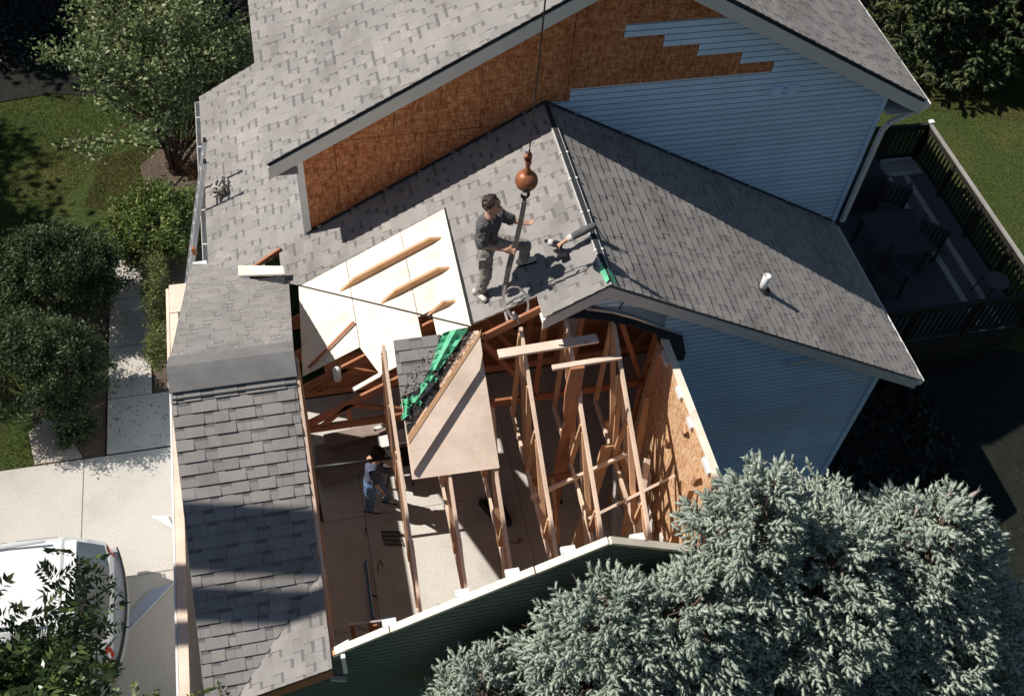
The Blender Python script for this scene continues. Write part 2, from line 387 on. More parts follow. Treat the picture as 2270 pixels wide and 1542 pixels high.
# ------------------------------------------------------------------ shingles
def shingle_tabs(O, eu, ev, polys, holes=(), e=0.146, seed=1, wmin=.10, wmax=.30, lift=0.006, thick=1.0):
    """laminated shingle courses on a slope; O, eu, ev in metres, polys in slope coordinates (metres)"""
    R = random.Random(seed); n = eu.cross(ev).normalized()
    if n.z < 0: n = -n
    us = [p[0] for q in polys for p in q]; vs = [p[1] for q in polys for p in q]
    out = []; v0 = min(vs)-1e-4; row = 0
    while v0 < max(vs):
        u = min(us)-R.random()*.3; hi = R.random() < .5
        while u < max(us):
            wd = R.uniform(wmin, wmax)*(1.15 if hi else .55)
            ev1 = v0+e*R.uniform(.985, 1.01)+.012
            q = [(u+.0015, v0), (u+wd-.0015, v0), (u+wd-.0015, ev1), (u+.0015, ev1)]
            for P in polys:
                c = clip_convex(q, P)
                if len(c) < 3 or area2(c) < 8e-4: continue
                ctr = (sum(p[0] for p in c)/len(c), sum(p[1] for p in c)/len(c))
                if any(inside(ctr, h) for h in holes): continue
                hb = (.0135 if hi else .0075)*thick; hb += R.uniform(-.0008, .0015)
                curl = R.uniform(0, .004) if R.random() < .12 else 0
                top = []; bot = []; uv = []
                for pu, pv in c:
                    t = (pv-v0)/e
                    h = hb*(1-t)+.0015*t+curl*(1-t)
                    B = O+eu*pu+ev*pv
                    top.append(B+n*(h+lift)); bot.append(B+n*(lift-.004)); uv.append(((1.0 if hi else 2.0)+.0, t))
                out.append((top, bot, uv, area2(c)))
            u += wd; hi = not hi if R.random() < .85 else hi
        v0 += e; row += 1
    return out
def tabs_mesh(mb, t):
    top, bot, uv, _ = t; n = len(top)
    a = top; ar = (a[1]-a[0]).cross(a[2]-a[0])
    if ar.z < 0: top = top[::-1]; bot = bot[::-1]; uv = uv[::-1]
    i = len(mb.v); mb.v += [tuple(p) for p in top]+[tuple(p) for p in bot]
    if mb.uv is None: mb.uv = []
    mb.f.append(tuple(range(i, i+n))); mb.uv += uv; mb.mi.append(0)
    for k in range(n):
        m = (k+1) % n; mb.f.append((i+m, i+k, i+n+k, i+n+m)); mb.uv += [uv[m], uv[k], uv[k], uv[m]]; mb.mi.append(0)
CAMP = cam.matrix_world.translation.copy()
def lay_shingles(slopes, limit=300):
    """slopes: list of (parent, tabs); the tabs that show largest become objects of their own, the rest one part per slope"""
    al = []
    for si, (par, tabs) in enumerate(slopes):
        for t in tabs: al.append((t[3]/max((t[0][0]-CAMP).length, 1)**2, si, t))
    al.sort(key=lambda q: -q[0]); rest = {}
    for k, (sc_, si, t) in enumerate(al):
        if k < limit:
            mb = MB(); tabs_mesh(mb, t); mb.build('shingle', M['shingle'], slopes[si][0])
        else: rest.setdefault(si, []).append(t)
    for si, ts in rest.items():
        mb = MB()
        for t in ts: tabs_mesh(mb, t)
        mb.build('shingle_courses', M['shingle'], slopes[si][0], kind='stuff')

def courses(parent, mat, name, y, polys, dz=.2195, z0=0.0, out=.010, sgn=-1, lap_shade='wrap'):
    """lap siding on a wall in the plane y (units); one board per course and region"""
    for P in polys:
        if len(P) > 2: MB().solid([V(x, y, z)+Vector((0, sgn*.004, 0)) for x, z in P], [V(x, y, z)+Vector((0, sgn*.001, 0)) for x, z in P]).build('building_wrap', M[lap_shade], parent)  # sheet seen in the gaps paints a shade line under each course
    zmin = min(p[1] for q in polys for p in q); zmax = max(p[1] for q in polys for p in q)
    z = z0+math.floor((zmin-z0)/dz)*dz
    while z < zmax:
        for P in polys:
            c = clip_convex([(-60, z), (60, z), (60, z+dz*.79), (-60, z+dz*.79)], P)
            if len(c) < 3 or area2(c) < .01: continue
            f = []; bk = []
            for x, zz in c:
                t = (zz-z)/dz; o = out*(1-t)+.007*t+.002
                p = V(x, y, zz); f.append(p+Vector((0, sgn*o, 0))); bk.append(p+Vector((0, sgn*.0045, 0)))
            MB().solid(f, bk).build(name, mat, parent)
        z += dz

# ------------------------------------------------------------------ house
house = empty('house', 'two-storey house with blue siding half stripped to orange strandboard under a grey shingle roof', 'house')
gl_line = lambda x: gL(x) if x < 0 else gR(x)
# gable wall backing
mb = MB()
und = .42
wall_poly = [(xw, Z0), (xwr, Z0), (xwr, hR(xwr)-und), (xhm, hR(xhm)-und), (xw, hL(xw)-und)]
mb.prism([V(x, .12, z) for x, z in wall_poly], (0, .1, 0))
gw = mb.build('gable_wall', M['rust_wood'], house)
# strandboard sheets on the gable wall, one object per sheet
osb_reg = clip_convex([(-60, Z0), (60, Z0), (60, 60), (-60, 60)], wall_poly)
def osb_sheet(x0, x1, z0, z1):
    c = clip_convex([(x0+.008, z0+.008), (x1-.008, z0+.008), (x1-.008, z1-.008), (x0+.008, z1-.008)], wall_poly)
    if len(c) < 3 or area2(c) < .02: return
    jit = rng.uniform(-.003, .003)
    MB().solid([V(x, .0, z)+Vector((0, jit-.002, 0)) for x, z in c], [V(x, .115, z) for x, z in c]).build('strandboard_sheet', M['osb_red'], gw)
for k in range(-5, 6):
    osb_sheet(.66+2.66*k, .66+2.66*(k+1), 13.7, 19.02); osb_sheet(.66+2.66*k, .66+2.66*(k+1), 19.02, 21)
    osb_sheet(-1.15+2.66*k, -1.15+2.66*(k+1), 8.38, 13.7)
# siding: the lower field and the stepped rows above the stripped notch
top = 14.84
rk = lambda x: (hR(x) if x > xhm else hL(x))-und-.02
def rrow(x0, z0, z1):
    return [(x0, z0), (xwr-.02, z0), (xwr-.02, min(z1, rk(xwr))), (min(xwr-.02, xhr-(z1+und+.02-zh)/ph), z1), (x0, z1)]
fields = [[(.77, top), (xwr, top), (xwr, 7.3), (.77, 13.85)], [(.06, 14.42), (.77, 14.42), (.77, 13.95)]]
fields = [clip_convex(f, [(x, z) for x, z in wall_poly]) for f in fields]
stepped = []
for x0, z0, z1 in ((7.33, 14.84, 15.28), (6.15, 15.28, 15.72), (4.66, 15.72, 16.16), (3.48, 16.16, 16.60), (2.2, 16.60, 17.04)):
    stepped.append(clip_convex([(x0, z0), (60, z0), (60, z1), (x0, z1)], [(x, z-.02) for x, z in wall_poly]))
courses(gw, M['sid_blue'], 'siding_board', -.002, fields+stepped, .22, 14.84)
mb = MB(); mb.beam(V(.77, -.02, 14.86), V(7.3, -.02, 14.86), .02, .014); mb.build('starter_strip', M['white'], gw)
# other walls
mb = MB(); mb.prism([V(xw, .22, Z0), V(xw, 12, Z0), V(xw, 12, zh), V(xw, .22, zh)], (.15, 0, 0)); mb.build('side_wall', M['sid_blue'], house)
mb = MB(); mb.prism([V(xwr, .22, Z0), V(xwr, 16, Z0), V(xwr, 16, zh), V(xwr, .22, zh)], (-.15, 0, 0)); swr = mb.build('side_wall', M['sid_blue'], house)
mb = MB(); mb.prism([V(x, 16, z) for x, z in wall_poly], (0, -.15, 0)); mb.build('back_wall', M['sid_blue'], house)
# corner trims, rake boards, soffit, gutters
mb = MB(); mb.box(V(xw+.05, -.03, (gL(xw)+hL(xw)-und)/2), (.11, .05, (hL(xw)-und-gL(xw))*S)); mb.build('corner_trim', M['white'], house)
mb = MB(); mb.box(V(xwr-.07, -.04, (gR(xwr)+hR(xwr)-und)/2), (.08, .045, (hR(xwr)-und-gR(xwr)+.2)*S)); mb.build('corner_trim', M['sid_blue'], house)
yo = -.4
def roof_slab(name, pts, mat, parent, th=.1): return MB().prism(pts, (0, 0, -th)).build(name, mat, parent)
rl = roof_slab('roof_slope', [V(xhl, yo, hL(xhl)), V(xhm, yo, hL(xhm)), V(xhm, 16.4, hL(xhm)), V(xhl, 16.4, hL(xhl))], M['felt'], house, .05)
rr = roof_slab('roof_slope', [V(xhm, yo, hR(xhm)), V(xhr, yo, hR(xhr)), V(xhr, 16.4, hR(xhr)), V(xhm, 16.4, hR(xhm))], M['felt'], house, .05)
for sgn, f, xa in ((-1, hL, xhl), (1, hR, xhr)):
    mb = MB(); a, b = V(xa, yo-.06, f(xa)-.13), V(xhm, yo-.06, f(xhm)-.13)
    o = Vector((0, 0, -.47*S)); mb.solid([a, b, b+o, a+o] if sgn < 0 else [b, a, a+o, b+o], [p+Vector((0, .022, 0)) for p in ([a, b, b+o, a+o] if sgn < 0 else [b, a, a+o, b+o])])
    mb.build('rake_board', M['trim'], house)
    mb = MB(); mb.prism([V(xa, yo-.01, f(xa)-.16-.1), V(xhm, yo-.01, f(xhm)-.26), V(xhm, .1, f(xhm)-.26), V(xa, .1, f(xa)-.26)], (0, 0, -.02)); mb.build('soffit', M['trim'], house)
    mb = MB(); mb.prism([V(xa, yo, zh-.12), V(xa, 16.4, zh-.12), V(xa, 16.4, zh-.55), V(xa, yo, zh-.55)], (-sgn*.02, 0, 0)); mb.build('eave_fascia', M['trim'], house)
    mb = MB(); mb.prism([V(xa, yo, zh-.53), V(xa, 16.4, zh-.53), V(xw if sgn < 0 else xwr, 16.4, zh-.53), V(xw if sgn < 0 else xwr, yo, zh-.53)], (0, 0, -.012)); mb.build('eave_soffit', M['trim'], house)
def gutter(parent, x, y0, y1, z, sgn, mat='white', wd=.115, ht=.1):
    mb = MB(); t = .006
    for q in ([(0, 0), (wd, 0)], [(wd, 0), (wd+.015, ht)], [(0, 0), (0, ht)]):
        (a, b), (c, d) = q
        P = [V(x, y0, z)+Vector((sgn*a, 0, b)), V(x, y1, z)+Vector((sgn*a, 0, b)), V(x, y1, z)+Vector((sgn*c, 0, d)), V(x, y0, z)+Vector((sgn*c, 0, d))]
        nrm = (P[1]-P[0]).cross(P[2]-P[0]).normalized()*t; mb.prism(P, nrm)
    for yy in (y0, y1): mb.box(V(x, yy, z)+Vector((sgn*wd/2, 0, ht/2)), (wd, t, ht))
    g = mb.build('gutter', M[mat], parent)
    k = y0+.9
    while k < y1:
        MB().box(V(x, k, z)+Vector((sgn*wd/2, 0, ht)), (wd+.03, .02, .012)).build('gutter_strap', M[mat], g); k += 1.7
    return g
gutter(house, xhr, yo, 16, zh-.42, 1)
# downspout on the right corner
mb = MB(); p = [V(xhr+.05, -.2, zh-.35), V(xhr-.1, -.25, zh-.62), V(xwr+.3, -.28, zh-1.0), V(xwr+.18, -.25, zh-1.35), V(xwr+.18, -.25, gR(xwr)+.25)]
for a, b in zip(p[:-1], p[1:]): mb.beam(a, b, .075, .06, (0, 1, 0))
mb.build('downspout', M['trim'], house)
for x0 in (7.52, 8.1):
    mb = MB(); mb.box(V(x0+.17, -.05, 14.08), (.165, .03, .185)); f = mb.build('vent_cover', M['sid_blue'], house)
    mb = MB(); mb.box(V(x0+.17, -.09, 14.10), (.11, .02, .12)); mb.build('vent_plate', M['sid_blue'], f)
# shingles of both slopes (only as far back as the view can reach)
def slope_frame(O, xdir): return O, xdir
cl = sqrt(1+ph*ph)
O = V(xhl, 0, zh); eu = Vector((0, 1, 0)); evl = Vector((1, 0, ph)).normalized()
LL = (xhm-xhl)*S*cl
tl = shingle_tabs(O, eu, evl, [[(yo*S-.02, -.02), (14*S, -.02), (14*S, LL), (yo*S-.02, LL)]], seed=3)
O = V(xhr, 0, zh); evr = Vector((-1, 0, ph)).normalized()
tr = shingle_tabs(O, eu, evr, [[(yo*S-.02, -.02), (9*S, -.02), (9*S, LL), (yo*S-.02, LL)]], seed=4)
lay_shingles([(rl, tl), (rr, tr)], 300)
# ------------------------------------------------------------------ garage
garage = empty('garage', 'attached garage with its front roof torn open down to the trusses', 'garage')
GL = garage
up3 = lambda x, y, z, o: V(x, y, z)+Vector((0, 0, o))
def slab_on(f, pts, mat, name, parent, th=.014, lift=0.0):
    """sheet lying on a slope; f(x,y)->z in units, pts in units, lift in metres"""
    return MB().prism([up3(x, y, f(x, y), lift) for x, y in pts], (0, 0, -th)).build(name, mat, parent)
fGL = lambda x, y: gL(x)
fGR = lambda x, y: gR(x)
fCF = lambda x, y: cF(y)
fCB = lambda x, y: cB(y)
fEL = lambda x, y: eL(x)
xn = -1.72      # where the front rake steps back
# main roof, left slope: old sheathing below the shingles
def multi(f, polys, mat, name, parent, th=.03):
    mb = MB()
    for P in polys: mb.prism([up3(x, y, f(x, y), 0) for x, y in P], (0, 0, -th))
    return mb.build(name, mat, parent)
hole = [(-9.56, -.36), (-8.50, -.16), (-8.47, -1.02)]
sl1 = multi(fGL, [[(xn, -7.46), (0, -7.46), (0, -.02), (xn, -.02)], [(-3.45, -6.58), (xn, -6.72), (xn, -.02), (-3.44, -.02)],
                  [(-7.9, -2.03), (-3.44, -2.03), (-3.44, -.02), (-7.9, -.02)], [(-8.45, -1.6), (-7.9, -2.03), (-7.9, .6), (-8.45, .6)],
                  [(-9.6, -.38), (-8.45, -.15), (-8.45, .6), (-9.6, .6)], [(xL, .98), (-9.6, -.38), (-9.6, .98)], [(-9.6, .6), (-7.65, .6), (-7.65, .98), (-9.6, .98)],
                  [(xL, .98), (xw, .98), (xw, 9.9), (xL, 9.9)], [(-7.9, -.02), (xw, -.02), (xw, .62), (-7.9, .62)]], M['ply_old'], 'roof_slope', garage)
# main roof, right slope
sl2 = multi(fGR, [[(0, -7.46), (xR, -7.46), (xR, .05), (0, -.02)]], M['ply_old'], 'roof_slope', garage)
# cross gable slopes (ridge runs left-right)
sl3 = multi(fCF, [[(xcw, yc), (xcut, yc), (xcut, -11.98), (-10.5, -13.95), (-10.6, -14.25), (xcw, -14.25)]], M['ply_old'], 'roof_slope', garage, .02)
sl4 = multi(fCB, [[(xcw, yc), (xcut, yc), (xcut, -1.62), (-11.0, 1.0), (xcw, 1.2)]], M['ply_old'], 'roof_slope', garage, .02)
# remnant of the front gable's left slope
sl5 = multi(fEL, [[(xcut-.02, -11.98), (xcut-.02, -14.5), (-10.75, -14.4), (-11.1, -14.0), (-10.5, -13.95)]], M['ply_old'], 'roof_slope', garage, .02)
slopes = []
cg = sqrt(1+pL*pL); OL = V(xL, 0, gL(xL)); eu = Vector((0, 1, 0)); evG = Vector((1, 0, pL)).normalized()
def uvL(P): return [(y*S, (x-xL)*S*cg) for x, y in P]
tabs = shingle_tabs(OL, eu, evG, [uvL(P) for P in ([(xn, -7.52), (.05, -7.52), (.05, -.02), (xn, -.02)], [(-3.42, -6.6), (xn, -6.74), (xn, -.02), (-3.42, -.02)],
        [(-8.08, -2.02), (-3.42, -2.02), (-3.42, -.02), (-8.08, -.02)], [(xL-.06, 1.0), (-8.08, -2.0), (-8.08, 1.0)], [(xL-.06, 1.0), (xw, 1.0), (xw, 9.95), (xL-.06, 9.95)], [(-8.08, -.02), (xw, -.02), (xw, 1.0), (-8.08, 1.0)])],
        [uvL(hole)], seed=11)
slopes.append((sl1, tabs))
cr = sqrt(1+pR*pR); OR = V(xR, 0, gR(xR)); evR = Vector((-1, 0, pR)).normalized()
tabs = shingle_tabs(OR, eu, evR, [[(-7.52*S, -.03), (.0, -.03), (.0, xR*S*cr), (-7.52*S, xR*S*cr)]], seed=12)
slopes.append((sl2, tabs))
ccf = sqrt(1+pC*pC); OC = V(0, -14.3, cF(-14.3)); evC = Vector((0, 1, pC)).normalized()
def uvC(P): return [(x*S, (y+14.3)*S*ccf) for x, y in P]
tabs = shingle_tabs(OC, Vector((1, 0, 0)), evC, [uvC([(xcw-.04, -6.9), (xcut, -6.9), (xcut-.02, -11.96), (-10.86, -14.3), (xcw-.04, -14.3)])], seed=13, wmin=.14, wmax=.30, thick=1.6)
slopes.append((sl3, tabs))
ccb = sqrt(1+pB*pB); OB = V(0, 1.2, cB(1.2)); evB = Vector((0, -1, pB)).normalized()
def uvB(P): return [(-x*S, (1.2-y)*S*ccb) for x, y in P]
tabs = shingle_tabs(OB, Vector((-1, 0, 0)), evB, [uvB([(xcw-.03, yc), (xcut+.03, yc), (xcut+.03, -1.62), (-10.98, .98), (xcw-.03, 1.2)])], seed=14)
slopes.append((sl4, tabs))
ce = sqrt(1+pE*pE); OE = V(-11.2, 0, eL(-11.2)); evE = Vector((1, 0, pE)).normalized()
def uvE(P): return [(y*S, (x+11.2)*S*ce) for x, y in P]
tabs = shingle_tabs(OE, eu, evE, [uvE([(xcut+.02, -11.95), (xcut+.02, -14.55), (-11.0, -14.45), (-10.9, -14.3)])], seed=15)
slopes.append((sl5, tabs))
lay_shingles(slopes, 300)
# smooth mineral ridge roll over the cross gable
mb = MB(); prof = []
for k in range(9):
    y = yc+.62-k*(1.22/8); z = (cB(y) if y > yc else cF(y)); top_ = min(z, zc-.06-.25*(y-yc)**2)
    prof.append((y, max(z, top_)+.12))
ring = lambda x: [V(x, y, z) for y, z in prof]
A, B = ring(xcw-.05), ring(xcut+.04)
for k in range(8): mb.prism([A[k], B[k], B[k+1], A[k+1]], (0, 0, -.012))
mb.build('ridge_cap', M['ridge'], garage)
mb = MB(); mb.beam(V(xcw, yc-.74, cF(yc-.74)+.06), V(xcut, yc-.74, cF(yc-.74)+.06), .022, .02); mb.build('ridge_flashing', M['felt'], garage)
# slotted ridge of the main roof: pale battens either side of an open slot
for sx, f in ((-1, gL), (1, gR)):
    mb = MB(); mb.beam(V(sx*.085, -1.2, f(sx*.085)+.09), V(sx*.085, -7.0, f(sx*.085)+.09), .016, .02); mb.build('ridge_batten', M['trim'], garage)
mb = MB(); mb.beam(V(0, -.1, zr+.07), V(0, -7.3, zr+.07), .06, .016); mb.build('ridge_slot', M['felt'], garage)
for yy in (-2.4, -3.5, -4.85, -6.3):
    MB().beam(V(-.13, yy, zr+.06), V(.13, yy+.03, zr+.06), .03, .025).build('ridge_cleat', M['white'], garage)
mb = MB(); mb.prism([V(-.16, -6.95, gL(-.16)+.1), V(-.05, -6.75, zr+.1), V(-.02, -7.4, zr+.12), V(-.1, -7.45, gL(-.1)+.1)], (0, 0, -.006)); mb.prism([V(.03, -7.0, zr+.12), V(.16, -7.1, gR(.16)+.1), V(.2, -7.5, gR(.2)+.1), V(.06, -7.5, zr+.12)], (0, 0, -.006))
mb.build('underlayment_scrap', M['green'], garage)
# flashing where the main roof meets the house wall
for sg, f, xa in ((-1, gL, xw), (1, gR, xwr)):
    mb = MB(); mb.beam(V(0, -.08, zr+.09), V(xa, -.08, f(xa)+.09), .02, .02); mb.build('wall_flashing', M['felt'], garage)
    mb = MB()
    for k in range(7):
        t = (k+.6)/7; mb.box(V(xa*t, -.14, f(xa*t)+.15), (.05, .03, .012))
    mb.build('step_flashing', M['steel'], garage)
# rake boards, fascia, gutters
def rake(xa, xb, f, y, mat, ht=.34, off=-.1, name='rake_board'):
    a, b = V(xa, y, f(xa)+off), V(xb, y, f(xb)+off); o = Vector((0, 0, -ht*S))
    MB().solid([a, b, b+o, a+o], [p+Vector((0, .022, 0)) for p in (a, b, b+o, a+o)]).build(name, mat, garage)
rake(0, xR, gR, -7.52, M['trim'], .40); rake(xn, 0, gL, -7.52, M['trim'], .40)
mb = MB(); mb.prism([V(0, -7.5, gR(0)-.3), V(xR, -7.5, gR(xR)-.3), V(xR, -7.1, gR(xR)-.3), V(0, -7.1, gR(0)-.3)], (0, 0, -.012)); mb.build('soffit', M['trim'], garage)
mb = MB(); mb.prism([V(xn, -7.5, gL(xn)-.3), V(0, -7.5, gL(0)-.3), V(0, -7.1, gL(0)-.3), V(xn, -7.1, gL(xn)-.3)], (0, 0, -.012)); mb.build('soffit', M['trim'], garage)
mb = MB(); mb.prism([V(xR, -7.5, gR(xR)-.1), V(xR, 0, gR(xR)-.1), V(xR, 0, gR(xR)-.5), V(xR, -7.5, gR(xR)-.5)], (-.02, 0, 0)); mb.build('eave_fascia', M['trim'], garage)
gutter(garage, xR, -7.45, -.1, gR(xR)-.42, 1)
gutter(garage, xL, 1.25, 9.9, gL(xL)-.42, -1)
MB().beam(V(xL-.15, 1.25, gL(xL)-.25), V(xL-.62, 1.25, gL(xL)-.27), .09, .07).build('gutter_end', M['white'], garage)
rake(xL, xw, gL, 9.95, M['trim'], .35)
mb = MB(); mb.beam(V(xg-.02, -7.1, gR(xg)-.6), V(xR-.1, -7.25, gR(xR)-.5), .075, .06); mb.build('downspout_elbow', M['trim'], garage)
# plumbing vent on the right slope
mb = MB(); mb.lathe([(.055, -.05), (.055, .31), (.045, .315), (.042, .30)], V(5.96, -5.58, gR(5.96)), n=18); pv = mb.build('vent_pipe', M['white'], garage, True)
mb = MB(); mb.lathe([(.12, .0), (.11, .015), (.065, .06), (.058, .07)], V(5.96, -5.58, gR(5.96)+.02), n=18); mb.build('pipe_boot', M['felt'], pv, True)

# ---- gable wall of the main roof (right part stays), with blue siding
gwp = [(xs-.05, Z0), (xg, Z0), (xg, gR(xg)-.38), (xs-.05, gR(xs-.05)-.38)]
mb = MB(); mb.prism([V(x, -7.08, z) for x, z in gwp], (0, .1, 0)); gwall = mb.build('gable_wall', M['osb_red'], garage)
courses(gwall, M['sid_blue'], 'siding_board', -7.09, [[(xs+.12, Z0), (xg, Z0), (xg, gR(xg)-.38), (xs+.12, gR(xs)-.42)]], .2195, Z0)
# part of the gable above the torn felt line
up_p = [(-.62, 13.28), (0, gR(0)-.38), (xs+.12, gR(xs+.12)-.40), (xs+.12, 11.75), (-.2, 13.18)]
mb = MB(); mb.prism([V(x, -7.08, z) for x, z in up_p], (0, .08, 0)); gwall2 = mb.build('gable_wall', M['sid_blue'], garage)
courses(gwall2, M['sid_blue'], 'siding_board', -7.09, [up_p], .2195, Z0)
mb = MB(); mb.prism([V(.75, -7.13, gR(.75)-.42), V(.79, -7.13, gR(.79)-.42), V(.60, -7.13, 12.9), V(.56, -7.13, 12.9)], (0, -.006, 0)); mb.build('panel_joint', M['felt'], gwall2)
mb = MB(); mb.box(V(7.05, -7.16, 9.15), (.30, .06, .12)); ve = mb.build('wall_vent', M['sid_blue'], garage)
MB().box(V(7.05, -7.24, 9.15), (.26, .03, .085)).build('vent_louvre', M['trim'], ve)
mb = MB(); mb.beam(V(xg, -7.12, Z0), V(xg, -7.12, gR(xg)-.4), .09, .05, (0, 1, 0)); mb.build('corner_trim', M['sid_blue'], garage)
mb = MB(); mb.prism([V(xg, -7.08, Z0), V(xg, 0, Z0), V(xg, 0, gR(xg)-.4), V(xg, -7.08, gR(xg)-.4)], (-.12, 0, 0)); mb.build('side_wall', M['sid_blue'], garage)
# torn edge of the removed roof: felt, drip strip and rotten stub against the gable
mb = MB(); pts = [(-1.35, 13.22), (-.4, 13.08), (.4, 12.78), (1.05, 12.42), (1.9, 11.85), (2.72, 11.32)]
for (x0, z0), (x1, z1) in zip(pts[:-1], pts[1:]):
    mb.prism([V(x0, -7.12, z0), V(x1, -7.12, z1), V(x1, -7.36+rng.uniform(-.06, .06), z1-.1), V(x0, -7.36+rng.uniform(-.06, .06), z0-.1)], (0, 0, -.02))
mb.build('torn_felt', M['felt'], garage)
mb = MB()
for (x0, z0), (x1, z1) in zip(pts[1:-1], pts[2:]): mb.beam(V(x0, -7.15, z0+.06), V(x1, -7.15, z1+.06), .035, .03)
mb.build('drip_edge', M['alu'], garage)
mb = MB(); mb.prism([V(1.95, -7.13, 11.75), V(2.75, -7.13, 11.35), V(2.78, -7.6, 11.0), V(2.1, -7.66, 11.2)], (0, 0, -.16)); mb.prism([V(2.05, -7.14, 11.2), V(2.72, -7.14, 10.9), V(2.75, -7.2, 10.5), V(2.2, -7.2, 10.4)], (0, -.05, 0)); mb.build('torn_roof_stub', M['felt'], garage)

# ---- right side wall of the extension, strandboard inside face with studs and scraps
mb = MB(); mb.prism([V(xs+.08, -7.1, Z0), V(xs+.08, -14.1, Z0), V(xs+.08, -14.1, zs-.05), V(xs+.08, -7.1, zs-.05)], (.05, 0, 0)); sw = mb.build('side_wall', M['sid_blue'], garage)
for k in range(3):
    y0, y1 = -7.12-2.62*k, -7.12-2.62*(k+1)+.02; y1 = max(y1, -14.1)
    for z0, z1 in ((8.0, zs-.02), (5.35, 7.98), (2.7, 5.33)):
        MB().prism([V(xs, y0, z0), V(xs, y1, z0), V(xs, y1, z1), V(xs, y0, z1)], (.032, 0, 0)).build('strandboard_sheet', M['osb_new'], sw)
    MB().prism([V(xs-.06, y0, Z0+.02), V(xs-.06, y1, Z0+.02), V(xs-.06, y1, 2.66), V(xs-.06, y0, 2.66)], (.035, 0, 0)).build('drywall_sheet', M['drywall'], sw)
for y in (-7.7, -13.4):
    MB().beam(V(xs-.1, y, 5.4), V(xs-.1, y, zs-.1), .038, .089, (1, 0, 0)).build('stud', M['lumZ'], sw)
for y, z, l in ((-10.0, 10.6, .5), (-11.3, 10.0, .8), (-12.3, 10.4, .9), (-12.9, 8.6, .7), (-9.3, 8.9, .6)):
    MB().beam(V(xs-.03, y, z), V(xs-.16, y-.25, z+l), .038, .06, (0, 1, 0)).build('nailing_block', M['lumZ'], sw)
mb = MB(); mb.beam(V(xs+.10, -7.15, zs+.05), V(xs+.10, -14.15, zs+.05), .095, .04); mb.build('top_plate', M['ply'], sw)
for y, dz, l in ((-7.9, .12, .5), (-9.2, .05, .4), (-10.2, .1, .35), (-11.6, .08, .5)):
    MB().box(V(xs-.02, y, zs-dz), (.06, l*S, .08)).build('torn_trim', M['white'], sw)
# drywall scraps left hanging on the studs
for P in ([(-8.9, 7.4), (-9.5, 7.5), (-9.7, 6.6), (-9.3, 6.7), (-9.1, 6.2), (-8.8, 6.6)], [(-9.9, 6.4), (-10.6, 6.1), (-10.5, 4.9), (-10.0, 5.0)], [(-11.0, 6.6), (-11.8, 6.9), (-11.9, 4.8), (-11.2, 4.9)]):
    MB().prism([V(xs-.28, y, z) for y, z in P], (.014, 0, 0)).build('drywall_scrap', M['white'], sw)

# ---- front gable wall, dark siding, raked top
ft = lambda x: (eL(x) if x < xe else eR(x))-.05
fwp = [(-12.0, Z0), (xs+.2, Z0), (xs+.2, ft(xs+.2)), (xe, ft(xe)), (-12.0, ft(-12.0))]
mb = MB(); mb.prism([V(x, -14.08, z) for x, z in fwp], (0, -.06, 0)); fwall = mb.build('front_wall', M['osb_new'], garage)
courses(fwall, M['sid_dark'], 'siding_board', -14.23, [fwp], .2195, Z0, lap_shade='wrap_dark')
for xa, xb in ((-8.3, -6.9), (-6.9, -3.4), (-3.4, xe), (xe, xs+.2)):
    a, b = V(xa+.02, -14.16, ft(xa)+.08), V(xb-.02, -14.16, ft(xb)+.08)
    MB().beam(a, b, .085, .045).build('rake_plate', M['ply'], fwall)
for x in (-6.9, -5.1, -3.9, -2.6, -.9):
    MB().box(V(x, -13.98, ft(x)+.02), (.16, .09, .06)).build('plate_block', M['white'], fwall)
mb = MB(); mb.beam(V(-8.12, -14.34, ft(-8.12)+.05), V(-8.12, -14.34, ft(-8.12)-1.0), .05, .05, (0, 1, 0)); mb.build('corner_strip', M['white'], fwall)
mb = MB(); mb.beam(V(-8.5, -14.36, 8.5), V(-8.15, -14.36, 8.25), .05, .04); mb.build('trim_offcut', M['trim'], fwall)
mb = MB(); mb.beam(V(-8.5, -14.1, 9.35), V(-7.9, -14.05, 9.75), .1, .05); mb.build('splintered_plate', M['white'], fwall)
# eave and rake edge below the remnant slope
mb = MB(); a, b = V(xcut, -14.56, eL(xcut)-.1), V(-10.8, -14.46, eL(-10.8)-.1); o = Vector((0, 0, -.4*S)); mb.solid([a, b, b+o, a+o], [p+Vector((0, .022, 0)) for p in (a, b, b+o, a+o)]); mb.build('rake_board', M['rust_wood'], garage)

# ---- west wall: plate and door wall; gable triangle stripped open
mb = MB(); mb.prism([V(xwest, -14.05, Z0), V(xwest, -12.9, Z0), V(xwest, -12.9, 6.2), V(xwest, -4.4, 6.2), V(xwest, -4.4, Z0), V(xwest, -.25, Z0), V(xwest, -.25, zp-.1), V(xwest, -14.05, zp-.1)], (-.1, 0, 0)); ww = mb.build('door_wall', M['sid_blue'], garage)
for k in range(5):
    mb = MB(); mb.box(V(xwest+.05, -8.65, Z0+.03+(k+.5)*1.09), (.045, 8.4*S, .49)); mb.build('door_panel', M['white'], ww)
mb = MB(); mb.beam(V(xwest-.12, -14.1, zp), V(xwest-.12, -.2, zp), .12, .06); mb.build('top_plate', M['ply_old'], ww)
mb = MB(); mb.beam(V(xwest-.30, -14.1, zp-.1), V(xwest-.30, -4.3, zp-.1), .025, .11); mb.build('wall_trim', M['white'], ww)
mb = MB(); mb.prism([V(-12.3, -1.3, zp+.1), V(-11.7, -1.3, zp+.1), V(-11.7, -.1, zp+.1), V(-12.3, -.1, zp+.1)], (0, 0, -.1)); mb.build('plate_end', M['ply_old'], ww)
mb = MB(); mb.beam(V(xwest-.32, -.2, zp-.02), V(xwest-.32, -4.25, zp-.02), .04, .06); mb.build('wall_trim', M['ply_old'], ww)
